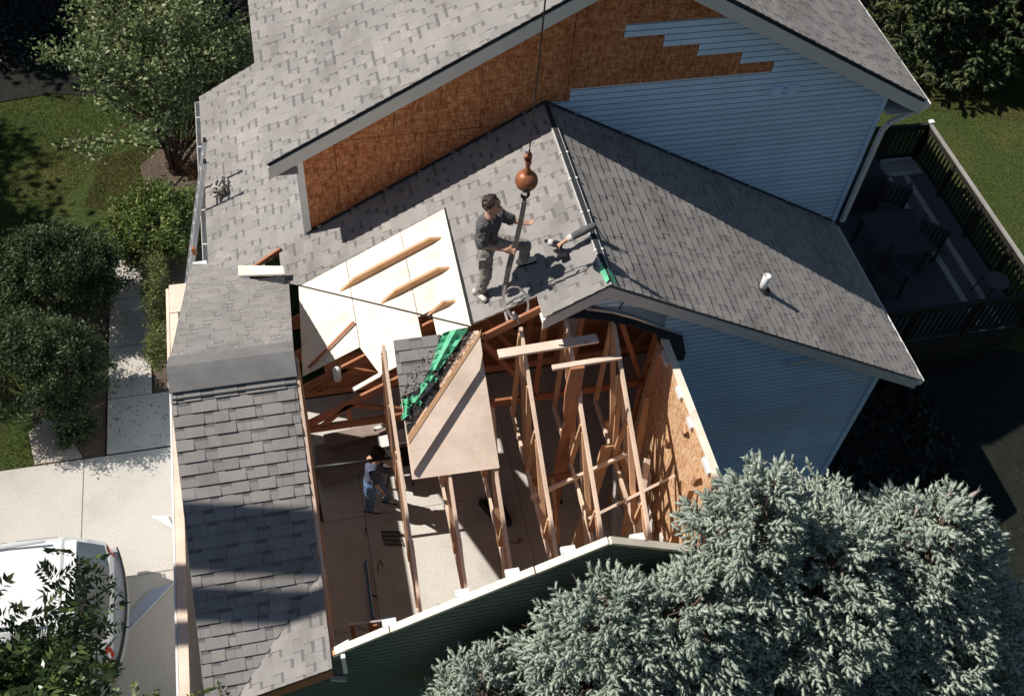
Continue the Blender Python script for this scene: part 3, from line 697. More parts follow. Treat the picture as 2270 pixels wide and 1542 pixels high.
# left wall under the long eave, along the house
mb = MB(); mb.prism([V(-10.1, .0, Z0), V(-10.1, 9.6, Z0), V(-10.1, 9.6, gL(-10.1)-.2), V(-10.1, .0, gL(-10.1)-.2)], (.12, 0, 0)); mb.build('side_wall', M['sid_blue'], garage)
MB().prism([V(xL, .95, gL(xL)-.1), V(xL, 9.9, gL(xL)-.1), V(xL, 9.9, gL(xL)-.45), V(xL, .95, gL(xL)-.45)], (.02, 0, 0)).build('eave_fascia', M['white'], garage)
MB().prism([V(xL, .95, gL(xL)-.42), V(xL, 9.9, gL(xL)-.42), V(-10.1, 9.9, gL(xL)-.42), V(-10.1, .95, gL(xL)-.42)], (0, 0, -.012)).build('soffit', M['white'], garage)

# ---- new plywood on the opened left slope
ply = [[(-8.3, -5.46), (-6.55, -5.46), (-6.55, -2.03), (-8.1, -2.03)], [(-6.53, -5.5), (-6.1, -6.76), (-4.82, -6.72), (-4.82, -2.03), (-6.53, -2.03)],
       [(-4.80, -5.45), (-3.46, -5.45), (-3.44, -2.03), (-4.80, -2.03)], [(-4.42, -6.68), (-3.5, -6.62), (-3.46, -5.47), (-4.42, -5.47)]]
for P in ply: slab_on(fGL, P, M['ply'], 'plywood_sheet', sl1, .016, .006)
slab_on(fGL, [(-6.92, -6.86), (-6.1, -6.8), (-6.1, -6.66), (-6.92, -6.72)], M['ply'], 'plywood_strip', sl1, .03, .006)
mb = MB(); mb.beam(up3(*vback(-8.12), .016), up3(*vback(-3.55), .016), .018, .012); mb.build('valley_felt', M['felt'], sl1)
mb = MB(); mb.beam(up3(-3.42, -2.05, gL(-3.42), .016), up3(-3.47, -6.6, gL(-3.47), .016), .045, .012); mb.build('torn_shingle_edge', M['felt'], sl1)
for xa, xb, y in ((-6.85, -3.72, -3.06), (-5.74, -3.69, -4.30), (-4.55, -3.74, -5.56)):
    d_ = Vector((1, 0, pL)).normalized(); n_ = Vector((-pL, 0, 1)).normalized()
    a, b = V(xa, y, gL(xa))+n_*.007, V(xb, y, gL(xb))+n_*.007; t_ = .1; yv = Vector((0, .042, 0))
    ring = [a, b, b-d_*.14+n_*t_, a+d_*.30+n_*t_]
    MB().solid([p-yv/2 for p in ring], [p+yv/2 for p in ring]).build('sleeper', M['sleeper'], sl1)
mb = MB(); mb.beam(V(-8.1, -5.35, gL(-8.1)+.12), V(-6.6, -4.55, gL(-6.6)+.12), .03, .03); mb.build('loose_batten', M['rust_wood'], sl1)
# flap torn up beside the valley
mb = MB(); mb.prism([V(-9.95, -.45, 9.25), V(-8.5, -1.35, 9.95), V(-8.48, -1.6, 9.85), V(-9.98, -.75, 9.1)], (0, 0, -.03)); fl = mb.build('torn_flap', M['ply'], garage)
mb = MB(); mb.prism([V(-9.75, -.75, 9.05), V(-8.5, -1.6, 9.72), V(-8.52, -1.85, 9.45), V(-9.6, -1.1, 8.85)], (0, 0, -.02)); mb.build('torn_felt', M['felt'], fl)
mb = MB(); mb.prism([V(-9.9, -.75, 9.1), V(-9.65, -.85, 9.2), V(-9.5, -1.25, 8.95), V(-9.75, -1.1, 8.85)], (0, 0, -.006)); mb.build('flashing_scrap', M['steel'], fl)
MB().beam(V(-9.5, -.30, 8.86), V(-8.5, -.14, 9.45), .04, .09).build('exposed_rafter', M['rust_wood'], garage)

# ------------------------------------------------------------------ trusses
def web(root, a, b, mat, w=.038, h=.075, upv=(1, 0, 0), name='web'):
    MB().beam(a, b, w, h, upv).build(name, mat, root)
def cross_truss(x, label, group, y1=-14.0, full=True, webs=True):
    """truss in the plane x, its ridge end leaning on the main gable"""
    t = empty('roof_truss', label, 'truss', V(x, -10.5, zp), group)
    b0, b1 = V(x, -6.95, zp+.1), V(x, y1, zp+.1)
    MB().beam(b0, b1, .038, .089).build('bottom_chord', M['lumY'], t)
    MB().beam(V(x, -6.9, zc-.12), V(x, y1, cF(y1)-.12), .038, .089).build('top_chord', M['lumY'], t)
    if webs:
        u = (0, 1, 0)
        Pt = lambda y: V(x, y, cF(y)-.2); Pb = lambda y: V(x, y, zp+.18)
        for a, b in ((Pt(-7.0), Pb(-7.05)), (Pt(-7.1), Pb(-9.0)), (Pb(-9.1), Pt(-9.4)), (Pt(-9.6), Pb(-11.3)), (Pb(-11.4), Pt(-11.5)), (Pb(-9.15), Pt(-8.3)), (Pt(-11.6), Pb(-12.8))):
            web(t, a, b, M['lumZ'], .038, .07, (1, 0, 0))
        for y, z in ((-9.05, zp+.14), (-9.45, cF(-9.45)-.2), (-11.35, zp+.14), (-7.0, zc-.3)):
            MB().box(V(x+.052, y, z), (.004, .11, .10)).build('gusset_plate', M['steel'], t)
    return t
CT = 'cross trusses left standing over the open garage'
for x, lb in ((-6.0, 'bare truss nearest the cut roof edge, passing in front of the floor worker'),
              (-4.72, 'truss under the left half of the plywood roof panel'),
              (-3.45, 'truss under the right edge of the plywood roof panel'),
              (-2.15, 'bare truss just right of the plywood roof panel, topped by the coiled sling'),
              (-.82, 'bare truss with the bark-edged plank leaning against it'),
              (.52, 'bare truss closest to the strandboard wall')):
    cross_truss(x, lb, CT)
for x in (xcut+.06, -9.75, -11.1): cross_truss(x, {xcut+.06: 'truss exposed along the cut edge of the front roof', -9.75: 'truss under the middle of the remaining front roof', -11.1: 'truss at the open end of the front roof above the door wall'}[x], 'trusses still carrying the front roof')
def main_truss(y, label, xl=-8.85, xr=8.9, full=True):
    t = empty('roof_truss', label, 'truss', V(0, y, 9), 'trusses of the main garage roof')
    zb = 8.95
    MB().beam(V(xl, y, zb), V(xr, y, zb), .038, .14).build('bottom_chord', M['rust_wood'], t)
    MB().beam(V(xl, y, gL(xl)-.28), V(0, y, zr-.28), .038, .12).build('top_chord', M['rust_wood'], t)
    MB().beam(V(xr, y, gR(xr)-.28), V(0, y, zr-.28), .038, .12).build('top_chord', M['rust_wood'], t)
    P = [(-7.1, zb, -7.12, gL(-7.12)), (-7.9, zb, -7.1, gL(-7.1)), (-4.9, zb, -7.1, gL(-7.1)), (-4.9, zb, -3.3, gL(-3.3)), (-1.5, zb, -3.3, gL(-3.3)), (-1.5, zb, -1.48, gL(-1.5)), (-.5, zb, -.38, gL(-.4)), (1.9, zb, .1, gR(.1)), (1.9, zb, 4, gR(4)), (5.2, zb, 4, gR(4))]
    for x0, z0, x1, z1 in P: web(t, V(x0, y, z0+.1), V(x1, y, z1-.3), M['rust_wood'], .07, .038, (0, 1, 0))
    return t
main_truss(-7.0, 'brown end truss of the main roof spanning the torn opening'); main_truss(-5.7, 'second brown truss behind the torn opening')
main_truss(-4.35, 'third brown truss back in the shaded attic'); main_truss(-3.0, 'deepest brown truss back in the shaded attic')
# board across the end truss seen in the opening
def plank(label, a, b, w, h, mat, upv=(0, 0, 1), name='plank', group='loose boards in the open garage'):
    mb = MB(); o = mb.beam(a, b, w, h, upv).build(name, mat); return tag(o, label, 'plank', group)
plank('pale board laid level across the truss tops below the sling', V(-2.95, -7.7, 12.32), V(-.1, -7.6, 12.32), .13, .038, M['ply_old'])
plank('narrow pale batten laid across two trusses below the wider board', V(-1.5, -8.15, 11.98), V(.5, -8.1, 11.98), .07, .038, M['ply_old'])
plank('long brown plank leaning from the floor beside the strandboard wall', V(.25, -9.1, 9.0), V(.15, -8.8, 1.0), .04, .17, M['lumZ'], (1, 0, 0))
# bark-edged plank standing between the trusses
mb = MB(); Rk = random.Random(5); L_, R_ = [], []
for k in range(15):
    t = k/14; c = V(-1.02, -8.8, 12.7).lerp(V(-.98, -8.9, 7.2), t)
    wl = .085+.018*sin(t*9)+Rk.uniform(-.012, .012); L_.append(c+Vector((-wl, 0, 0))); R_.append(c+Vector((.09, 0, 0)))
for k in range(14): mb.prism([L_[k], R_[k], R_[k+1], L_[k+1]], (0, .04, 0))
tag(mb.build('plank', M['live_edge']), 'wavy bark-edged brown plank standing upright among the trusses', 'plank', 'loose boards in the open garage')
mb = MB(); P = [(.5, 7.0), (1.7, 7.2), (1.8, 2.0), (.9, 2.2)]; mb.prism([V(1.35, -6.9-(7-z)*.45-(.6 if i in (1, 2) else 0), z) for i, (x, z) in enumerate(P)], (.014, 0, 0))
tag(mb.build('drywall_sheet', M['drywall']), 'torn grey drywall sheet leaning inside by the strandboard wall', 'drywall')
mb = MB(); mb.prism([V(-.9, -6.6, 13.0), V(-.2, -6.6, 12.9), V(-.25, -6.75, 11.2), V(-.75, -6.75, 11.3)], (0, .014, 0))
tag(mb.build('drywall_sheet', M['drywall']), 'grey drywall piece hanging in the gable opening under the roof peak', 'drywall')

# more loose framing leaning in the right half of the opening
for lb, a, b, w_, h_, mt in (('slim stud leaning between the two trusses right of the plywood panel', (-1.9, -8.4, 8.2), (-.6, -10.4, 1.2), .038, .089, 'lumZ'),
        ('short brace nailed level between two trusses below the bark-edged plank', (-2.15, -9.4, 8.0), (-.85, -9.35, 8.1), .038, .085, 'rust_wood'),
        ('sunlit stud slanting from the strandboard wall to the nearest truss', (.6, -8.0, 8.6), (1.85, -9.9, 5.2), .038, .089, 'lumZ'),
        ('steep stud crossing in front of the drywall sheet', (1.7, -8.0, 9.6), (.9, -10.8, 3.0), .038, .089, 'lumZ'),
        ('long slanted stud standing against the strandboard wall near the front', (1.8, -11.6, 10.2), (1.0, -12.9, 4.4), .038, .089, 'lumZ'),
        ('brown stud leaning under the middle of the gable opening', (-.3, -7.4, 8.6), (-.9, -8.9, 2.0), .038, .089, 'rust_wood'),
        ('thin batten dangling beside the second bare truss', (-1.5, -9.6, 8.4), (-1.2, -10.3, 5.6), .03, .05, 'lumZ'),
        ('pale stud lying across the bottom chords in the right bay', (-2.3, -10.2, 8.6), (.9, -9.3, 8.7), .089, .038, 'ply_old'),
        ('pale narrow stud slanting from the end truss down to the floor, left of the others', (-2.9, -7.3, 9.2), (-2.5, -9.6, 1.4), .038, .07, 'ply_old'),
        ('pale narrow stud slanting from the end truss down to the floor, in the middle', (-.2, -7.3, 9.4), (.3, -10.2, 1.6), .038, .07, 'ply_old'),
        ('pale narrow stud slanting from the end truss down to the floor, by the wall', (1.1, -7.4, 9.6), (1.6, -10.9, 2.2), .038, .07, 'ply_old'),
        ('sunlit batten crossing the two trusses nearest the strandboard wall', (-.9, -11.3, 8.9), (1.8, -10.6, 9.3), .06, .03, 'ply_old'),
        ('pale kicker brace rising from the front wall toward the drywall sheet', (.2, -13.2, 4.6), (1.5, -9.4, 8.4), .038, .08, 'ply_old'),
        ('pale torn strip of board hanging near the drywall piece', (.75, -7.6, 10.4), (.95, -7.9, 8.6), .012, .09, 'ply')):
    plank(lb, V(*a), V(*b), w_, h_, M[mt], (1, 0, 0))
# ------------------------------------------------------------------ loose roof panel lying on the trusses
def on_c(x, y, h): return V(x, y, cF(y))+Vector((0, pC, 1)).normalized()*0+Vector((0, -pC, 1)).normalized()*h
rp = empty('roof_panel', 'cut roof panel of pale plywood with shingles, green underlayment and a diagonal plank on the trusses', 'roof panel', on_c(-4.5, -8.5, 0))
def sheet_c(pts, h0, h1): 
    return MB().solid([on_c(x, y, h1) for x, y in pts], [on_c(x, y, h0) for x, y in pts])
sheet_c([(-5.72, -6.9), (-3.36, -6.9), (-3.36, -10.22), (-5.74, -10.18)][::-1], .02, .034).build('plywood', M['ply_old'], rp)
sheet_c([(-3.36, -6.95), (-5.7, -9.24), (-5.72, -10.04), (-3.5, -7.85), (-3.37, -7.5)], .055, .10).build('valley_plank', M['ply_old'], rp)
sheet_c([(-3.30, -6.90), (-5.70, -9.18), (-5.70, -9.36), (-3.36, -7.06)], .034, .107).build('plank_edge', M['sleeper'], rp)
sheet_c([(-5.72, -6.9), (-3.5, -6.9), (-5.7, -9.15)], .034, .038).build('felt', M['felt'], rp)
tb = shingle_tabs(on_c(0, -14.3, .036), Vector((1, 0, 0)), evC, [uvC([(-5.72, -6.88), (-4.42, -6.88), (-4.72, -7.5), (-5.2, -8.1), (-5.74, -8.25)])], seed=31, wmin=.16, wmax=.3)
for t in tb:
    mb = MB(); tabs_mesh(mb, t); mb.build('shingle', M['shingle'], rp)
def rag(pts, h, mat, name, seed, amp=.035):
    """crumpled torn sheet: strip between two edge lines"""
    R = random.Random(seed); mb = MB(); n = 14; rows = []
    (a0, a1), (b0, b1) = pts
    for i in range(n+1):
        t = i/n; r_ = []
        for j in range(5):
            s = j/4; e0 = Vector(a0).lerp(Vector(a1), t); e1 = Vector(b0).lerp(Vector(b1), t); p = e0.lerp(e1, s)
            e = R.uniform(-.09, .09) if j in (0, 4) else 0
            r_.append(on_c(p.x+e, p.y+e, h+R.uniform(0, amp)+(.03 if j == 2 else 0)))
        rows.append(r_)
    for i in range(n):
        for j in range(4): mb.face([rows[i][j], rows[i][j+1], rows[i+1][j+1], rows[i+1][j]])
    return mb.build(name, mat, rp, True)
rag((((-4.35, -6.84), (-4.85, -7.7)), ((-3.6, -6.8), (-4.62, -7.75))), .05, M['green'], 'underlayment', 1)
rag((((-4.85, -7.75), (-5.55, -8.35)), ((-4.7, -7.95), (-5.25, -8.5))), .05, M['green'], 'underlayment', 2)
rag((((-5.72, -8.3), (-5.74, -8.75)), ((-5.4, -8.3), (-5.6, -8.7))), .04, M['green'], 'underlayment', 3)
rag((((-4.9, -7.9), (-5.4, -8.2)), ((-4.6, -8.15), (-5.1, -8.55))), .06, M['felt'], 'torn_felt', 4)
vv, ff = [], []; R = random.Random(9)
for k in range(900):
    t = R.random(); s = R.random()**.7
    a = Vector((-3.4, -7.0)).lerp(Vector((-5.7, -9.2)), t); x = a.x-s*(.55 if t > .35 else .3); y = a.y+s*(.62 if t > .35 else .2)
    if x < -5.72 or y > -6.95: continue
    c = on_c(x, y, .045+R.random()*.02); q = Quaternion((R.uniform(-1, 1), R.uniform(-1, 1), R.uniform(-1, 1)), R.uniform(0, 3)); l = R.uniform(.008, .022)
    i = len(vv); vv += [tuple(c+q @ Vector(p)*l) for p in ((-1, 0, 0), (0, -.4, .1), (1, 0, 0), (0, .4, .1))]; ff.append((i, i+1, i+2, i+3))
M['litter'] = mat_leaf('leaf_litter', [(0.05, 0.03, 0.02), (0.16, 0.10, 0.06), (0.55, 0.47, 0.38), (0.10, 0.05, 0.03), (0.62, 0.56, 0.48)], .8, 0)
tri_mesh('leaf_litter', vv, ff, M['litter'], rp, 'stuff')

# ------------------------------------------------------------------ crane: cable, ball hook, sling; boom outside the view
def tube_thing(name, pts, r, mat, label, cat, n=8, parent=None, sm=True):
    o = MB().tube(pts, r, n).build(name, mat, parent, sm)
    return tag(o, label, cat) if label else o
tip = V(-2.0, -5.9, 42)
tube_thing('crane_cable', [tip, V(-2.1, -5.9, 17.75)], .009, M['dark_steel'], 'thin dark crane cable running up out of view above the ball', 'cable', 6)
hb = empty('crane_hook_ball', 'rusty orange ball weight and hook hanging from the crane cable', 'crane hook', V(-2.1, -5.9, 16.4))
bc = V(-2.1, -5.9, 16.98)
k_ = .70
class KMB(MB):
    def build(self, *a, **k):
        self.v = [tuple(bc+(Vector(p)-bc)*k_) for p in self.v]; return MB.build(self, *a, **k)
prof = [(.001, -.185)]+[(.19*sin(a), -.19*cos(a)) for a in [radians(q) for q in range(18, 163, 12)]]+[(.06, .183), (.055, .2)]
KMB().lathe(prof, bc, n=28).build('ball', M['copper'], hb, True)
KMB().lathe([(.055, .17), (.055, .235), (.04, .25), (.04, .36), (.052, .37), (.052, .44)], bc, n=16).build('swivel', M['copper'], hb, True)
mb = KMB(); mb.prism([bc+Vector((dx, -.03, dz)) for dx, dz in ((-.03, .43), (.04, .43), (.05, .56), (.02, .60), (-.07, .53), (-.075, .47))], (0, .06, 0)); ws = mb.build('wedge_socket', M['copper'], hb)
KMB().lathe([(.022, -.05), (.022, .05)], bc+Vector((-.01, 0, .47)), (0, 1, 0), 10).build('pin', M['dark_steel'], ws)
KMB().tube([bc+Vector((-.02, 0, .55)), bc+Vector((-.05, -.01, .63)), bc+Vector((.0, -.02, .72)), bc+Vector((.06, -.02, .83))], .008, 6).build('cable_tail', M['alu'], hb, True)
KMB().box(bc+Vector((-.05, -.01, .64)), (.05, .05, .05)).build('cable_clip', M['alu'], hb)
KMB().lathe([(.05, -.02), (.062, -.02), (.062, .012), (.05, .012)], bc+Vector((-.03, -.165, -.07)), (-.1, -1, -.35), 16).build('grease_cap', M['dark_steel'], hb, True)
hp = [bc+Vector((0, 0, -.17)), bc+Vector((0, 0, -.24))]+[bc+Vector((.0+.062*cos(a)-.0, 0, -.315+.072*sin(a))) for a in [radians(q) for q in (70, 30, -10, -50, -90, -130, -170, -200)]]
KMB().tube(hp, [.028, .026, .026, .028, .03, .032, .034, .03, .024, .012], 10).build('hook', M['dark_steel'], hb, True)
sg = empty('lifting_sling', 'worn strap sling hanging from the hook and looping at the roof edge', 'sling', V(-2.5, -6.5, 13))
def spline(P, k=5):
    P = [Vector(p) for p in P]; out = []
    for i in range(len(P)-1):
        p0, p1, p2, p3 = P[max(i-1, 0)], P[i], P[i+1], P[min(i+2, len(P)-1)]
        for j in range(k):
            t = j/k; out.append(.5*((2*p1)+(p2-p0)*t+(2*p0-5*p1+4*p2-p3)*t*t+(3*p1-p0-3*p2+p3)*t**3))
    return out+[P[-1]]
def strap(P, wd, th, mat, name):
    pts = spline([V(*p) for p in P]); mb = MB(); side = Vector((1, -.25, .1)).normalized(); rows = []
    for k, p in enumerate(pts):
        d_ = (pts[min(k+1, len(pts)-1)]-pts[max(k-1, 0)]).normalized(); s = (side-d_*side.dot(d_)).normalized(); n_ = d_.cross(s)
        rows.append([p+s*wd/2+n_*th/2, p-s*wd/2+n_*th/2, p-s*wd/2-n_*th/2, p+s*wd/2-n_*th/2])
    for a, b in zip(rows[:-1], rows[1:]):
        for j in range(4): mb.face([a[j], a[(j+1) % 4], b[(j+1) % 4], b[j]])
    mb.face(rows[0]); mb.face(rows[-1][::-1]); return mb.build(name, mat, sg)
strap([(-2.13, -6.0, 16.34), (-2.19, -6.08, 15.85), (-2.28, -6.18, 15.3), (-2.39, -6.28, 14.75), (-2.52, -6.42, 14.1), (-2.58, -6.5, 13.6)], .06, .012, M['sling_dark'], 'strap')
strap([(-2.09, -5.86, 16.34), (-2.12, -5.9, 15.85), (-2.2, -6.0, 15.3), (-2.33, -6.13, 14.75), (-2.49, -6.26, 14.1)], .045, .010, M['sling_dark'], 'strap')
strap([(-2.42, -6.19, 14.7), (-2.52, -6.28, 14.1), (-2.59, -6.38, 13.49), (-2.59, -6.55, 13.03), (-2.54, -6.85, 12.7), (-2.46, -7.0, 12.62), (-2.34, -7.02, 12.66), (-2.24, -7.0, 12.85), (-2.25, -7.0, 13.0)], .032, .012, M['rope'], 'strap')
strap([(-2.14, -5.97, 16.0), (-2.17, -6.05, 15.86), (-2.25, -6.15, 15.33), (-2.34, -6.22, 14.78), (-2.48, -6.36, 14.05), (-2.6, -6.52, 13.65), (-2.6, -6.7, 13.25), (-2.46, -6.98, 12.95), (-2.3, -7.02, 12.97)], .024, .012, M['rope'], 'strap')
strap([(-2.6, -6.5, 13.4), (-2.46, -6.56, 13.7), (-2.25, -6.61, 13.74), (-2.06, -6.72, 13.55), (-1.99, -6.85, 13.28), (-2.04, -6.95, 13.05), (-2.24, -7.02, 12.95), (-2.45, -7.0, 13.05), (-2.6, -6.9, 13.3)], .026, .01, M['rope'], 'strap')
MB().beam(V(-2.42, -6.95, 13.1), V(-2.22, -7.02, 12.75), .05, .03).build('sewn_eye', M['rope'], sg)
# crane standing on the driveway side, outside the picture; its boom shades the front roof
cr = empty('mobile_crane', 'truck crane beyond the driveway reaching its boom over the garage', 'crane', V(-52, -5, .7))
M['crane'] = plain('crane_paint', (0.62, 0.50, 0.16), .45, .08, 4)
bt = V(-2.2, -5.9, 42.3); bb = V(-50, -5.2, 6)
def bpt(t): return bb.lerp(bt, t)
MB().beam(bb, bpt(.45), .62, .72).build('boom_section', M['crane'], cr); MB().beam(bpt(.44), bpt(.75), .5, .6).build('boom_section', M['crane'], cr); MB().beam(bpt(.74), bt, .40, .5).build('boom_section', M['crane'], cr)
so_ = Vector((0, -.62, -.05)); MB().beam(bpt(.3)+so_, bpt(.93)+so_, .26, .3).build('stowed_jib', M['crane'], cr)
MB().box(bt, (.5, .3, .5)).build('boom_head', M['dark_steel'], cr)
MB().box(V(-53, -5, 3.4), (9.5, 2.5, .7)).build('carrier', M['crane'], cr); MB().box(V(-50.5, -5, 6), (3, 2.3, 1.6)).build('turret', M['crane'], cr)
for k in range(4):
    for s_ in (-1, 1): MB().lathe([(.55, -.17), (.58, -.12), (.58, .12), (.55, .17)], V(-61+k*5.2, -5+s_*2.6, 2.0), (0, 1, 0), 20).build('wheel', M['black'], cr, True)

# ------------------------------------------------------------------ people
def figure(name, chains, mat, parent, voxel=.012, smooth=3, fold=0.0):
    """one continuous surface grown over tapered limb chains: list of [(point, radius), ...]"""
    bm = bmesh.new()
    for ch in chains:
        for k, (p, r_) in enumerate(ch):
            bmesh.ops.create_icosphere(bm, subdivisions=2, radius=r_, matrix=Matrix.Translation(p))
            if k:
                q, s_ = ch[k-1]; L_ = (p-q).length; n = max(2, int(L_/(min(r_, s_)*.55)))
                for j in range(1, n):
                    t = j/n; bmesh.ops.create_icosphere(bm, subdivisions=2, radius=s_+(r_-s_)*t, matrix=Matrix.Translation(q.lerp(p, t)))
    me = bpy.data.meshes.new(name); bm.to_mesh(me); bm.free()
    o = bpy.data.objects.new(name, me); C.objects.link(o)
    rm = o.modifiers.new('r', 'REMESH'); rm.mode = 'VOXEL'; rm.voxel_size = voxel; rm.use_smooth_shade = True
    sm = o.modifiers.new('s', 'SMOOTH'); sm.iterations = smooth; sm.factor = .5
    if fold:     # creases in the cloth
        tx = bpy.data.textures.new('folds', 'CLOUDS'); tx.noise_scale = .07; tx.noise_depth = 2; dm = o.modifiers.new('d', 'DISPLACE'); dm.texture = tx; dm.strength = fold; dm.mid_level = .5
    dg = bpy.context.evaluated_depsgraph_get(); ev = bpy.data.meshes.new_from_object(o.evaluated_get(dg))
    bpy.data.objects.remove(o); ev.polygons.foreach_set('use_smooth', [True]*len(ev.polygons))
    return link(name, ev, mat, parent)
M['skin'] = plain('skin', (0.52, 0.30, 0.21), .55, .12, 9)
M['hair'] = plain('dark_hair', (0.035, 0.022, 0.015), .6, .4, 60, bmp=.5, bscale=120)
M['shirt'] = plain('charcoal_shirt', (0.10, 0.097, 0.098), .85, .25, 10, bmp=1.0, bscale=11)
M['trouser'] = plain('grey_work_trousers', (0.27, 0.245, 0.215), .85, .35, 6, bmp=1.0, bscale=9)
M['shoe'] = plain('pale_shoe', (0.58, 0.55, 0.50), .6, .12, 10)
M['sole'] = plain('black_sole', (.02, .02, .02), .7)
M['jeans'] = plain('blue_jeans', (0.10, 0.17, 0.30), .85, .25, 9, bmp=.3, bscale=14)
M['tee'] = plain('blue_grey_tee', (0.085, 0.10, 0.15), .85, .2, 9, bmp=.3, bscale=14)
M['glove'] = plain('pale_glove', (0.62, 0.58, 0.53), .8, .15, 14)
M['eye'] = plain('dark_eye', (0.02, 0.015, 0.012), .2)
def head(parent, c, fwd, upv, r, body_chains, hair=True):
    """skull, jaw, nose, ears and neck chains are added to the body; returns parts for eyes, mouth and hair"""
    f = Vector(fwd).normalized(); u = Vector(upv); u = (u-f*u.dot(f)).normalized(); s = f.cross(u)
    P = lambda a, b, d: c+f*a*r+u*b*r+s*d*r
    body_chains += [[(P(-.12, .28, 0), .86*r), (P(.05, .2, 0), .82*r)], [(P(.28, -.45, 0), .56*r), (P(.45, -.85, 0), .36*r)],
                    [(P(.72, .05, 0), .14*r), (P(1.02, -.28, 0), .15*r)], [(P(.62, .28, -.3), .17*r), (P(.62, .28, .3), .17*r)],
                    [(P(.62, -.55, -.16), .17*r), (P(.62, -.55, .16), .17*r)],
                    [(P(-.1, .0, .84), .16*r), (P(-.14, -.25, .84), .13*r)], [(P(-.1, .0, -.84), .16*r), (P(-.14, -.25, -.84), .13*r)],
                    [(P(-.1, -.5, 0), .52*r), (P(-.3, -1.5, 0), .56*r)]]
    def later():
        for d_ in (-.34, .34): MB().lathe([(.001, -.1*r), (.05*r, -.05*r), (.065*r, 0), (.05*r, .05*r), (.001, .1*r)], P(.76, .08, d_), f, 10).build('eye', M['eye'], parent, True)
        MB().tube([P(.80, -.56, -.24), P(.86, -.55, 0), P(.80, -.56, .24)], .04*r, 6).build('mouth', M['copper'], parent, True)
        MB().tube([P(.74, .36, -.5), P(.82, .40, -.2)], .035*r, 6).build('eyebrow', M['hair'], parent, True)
        MB().tube([P(.74, .36, .5), P(.82, .40, .2)], .035*r, 6).build('eyebrow', M['hair'], parent, True)
        if hair:
            ch = []; R = random.Random(3)
            for k in range(90):
                a = R.uniform(0, 2*pi); b = R.uniform(.05, 1.5)
                d_ = Vector((cos(b)*cos(a), 0, 0))
                vv_ = f*cos(b)*cos(a)+s*cos(b)*sin(a)+u*sin(b)
                if vv_.dot(f) > .55 and vv_.dot(u) < .62: continue
                q = P(-.12, .28, 0)+vv_*.86*r; ch.append([(q, .15*r), (q+(vv_*.03-f*.12*R.random()+s*.1*R.uniform(-1, 1))*r, .12*r)])
            for d_ in (-1, 1):
                ch.append([(P(-.5, -.2, .6*d_), .2*r), (P(-.75, -.1, .2*d_), .3*r)]); ch.append([(P(.05, .3, .78*d_), .12*r), (P(-.2, .35, .8*d_), .16*r)])
            ch.append([(P(-.8, .3, -.2), .3*r), (P(-.8, .3, .2), .3*r)]); ch.append([(P(-.85, -.05, -.3), .22*r), (P(-.85, -.05, .3), .22*r)])
            figure('hair', ch, M['hair'], parent, .009, 4)
    return later
def hand(c, along, palm_n, size=.085, curl=.9, side=1):
    """palm, four bent fingers of different length and a thumb leaving the side of the palm"""
    a = Vector(along).normalized(); n = Vector(palm_n); n = (n-a*n.dot(a)).normalized(); w_ = a.cross(n)*side
    ch = [[(c+w_*.028, .017), (c+a*size*.9+w_*.03, .014)], [(c-w_*.026, .017), (c+a*size*.85-w_*.03, .014)], [(c, .02), (c+a*size*.9, .015)]]
    for k, (o, l) in enumerate(((-.034, .062), (-.012, .078), (.011, .086), (.033, .076))):
        b = c+a*size*.9+w_*o; p = [(b, .0095)]; d_ = a.copy(); q = b
        for j in range(3):
            d_ = (Quaternion(w_, -curl*(.75+.2*j)*side*(1)) @ d_).normalized() if True else d_
            q = q+d_*l*(.45 if j == 0 else .32); p.append((q, .0090-.0006*j))
        ch.append(p)
    th0 = c+a*.02+w_*.036; t1 = th0+(a*.6+w_*.55+n*.35).normalized()*.04; ch.append([(th0, .013), (t1, .0105), (t1+(a*.7+n*.7).normalized()*.032, .009)])
    return ch

# worker stepping up on the roof
p1 = empty('person', 'dark-haired worker in charcoal shirt and grey trousers stepping on the roof and gripping the sling', 'person', V(-3.05, -5.8, 12.6))
J = dict(hipR=V(-3.0, -5.72, 14.32), hipL=V(-2.84, -5.36, 14.36), kneeR=V(-2.98, -5.82, 13.5), ankR=V(-3.10, -5.80, 12.80), kneeL=V(-1.84, -5.42, 14.10), ankL=V(-1.80, -5.48, 13.62),
         pel=V(-2.93, -5.54, 14.42), waist=V(-2.98, -5.56, 14.75), chest=V(-2.92, -5.57, 15.18), shR=V(-3.14, -5.84, 15.48), shL=V(-2.58, -5.30, 15.28), neck=V(-2.90, -5.58, 15.55),
         elR=V(-3.14, -6.02, 14.92), haR=V(-2.54, -6.22, 14.84), elL=V(-2.26, -5.38, 15.08), haL=V(-1.98, -5.5, 15.06))
hc = V(-2.86, -5.58, 15.93)
body = [[(J['pel'], .12), (J['waist'], .115), (J['chest'], .13), (J['neck'], .07)], [(J['shR'], .065), (J['chest'], .11), (J['shL'], .065)],
        [(J['hipR'], .09), (J['kneeR'], .062), (J['ankR'], .042)], [(J['hipL'], .09), (J['kneeL'], .062), (J['ankL'], .042)],
        [(J['shR'], .058), (J['elR'], .042), (J['haR'], .028)], [(J['shL'], .056), (J['elL'], .041), (J['haL'], .028)]]
body += hand(J['haR'], (1, -.25, .0), (.1, .8, -.3), curl=1.0); body += hand(J['haL'], (1, -.1, -.15), (0, 0, -1), curl=.45)
lat = head(p1, hc, (.86, -.38, .05), (-.05, 0, 1), .115, body)
figure('body', body, M['skin'], p1, .011, 2); lat()
mid = lambda a, b, t: J[a].lerp(J[b], t)
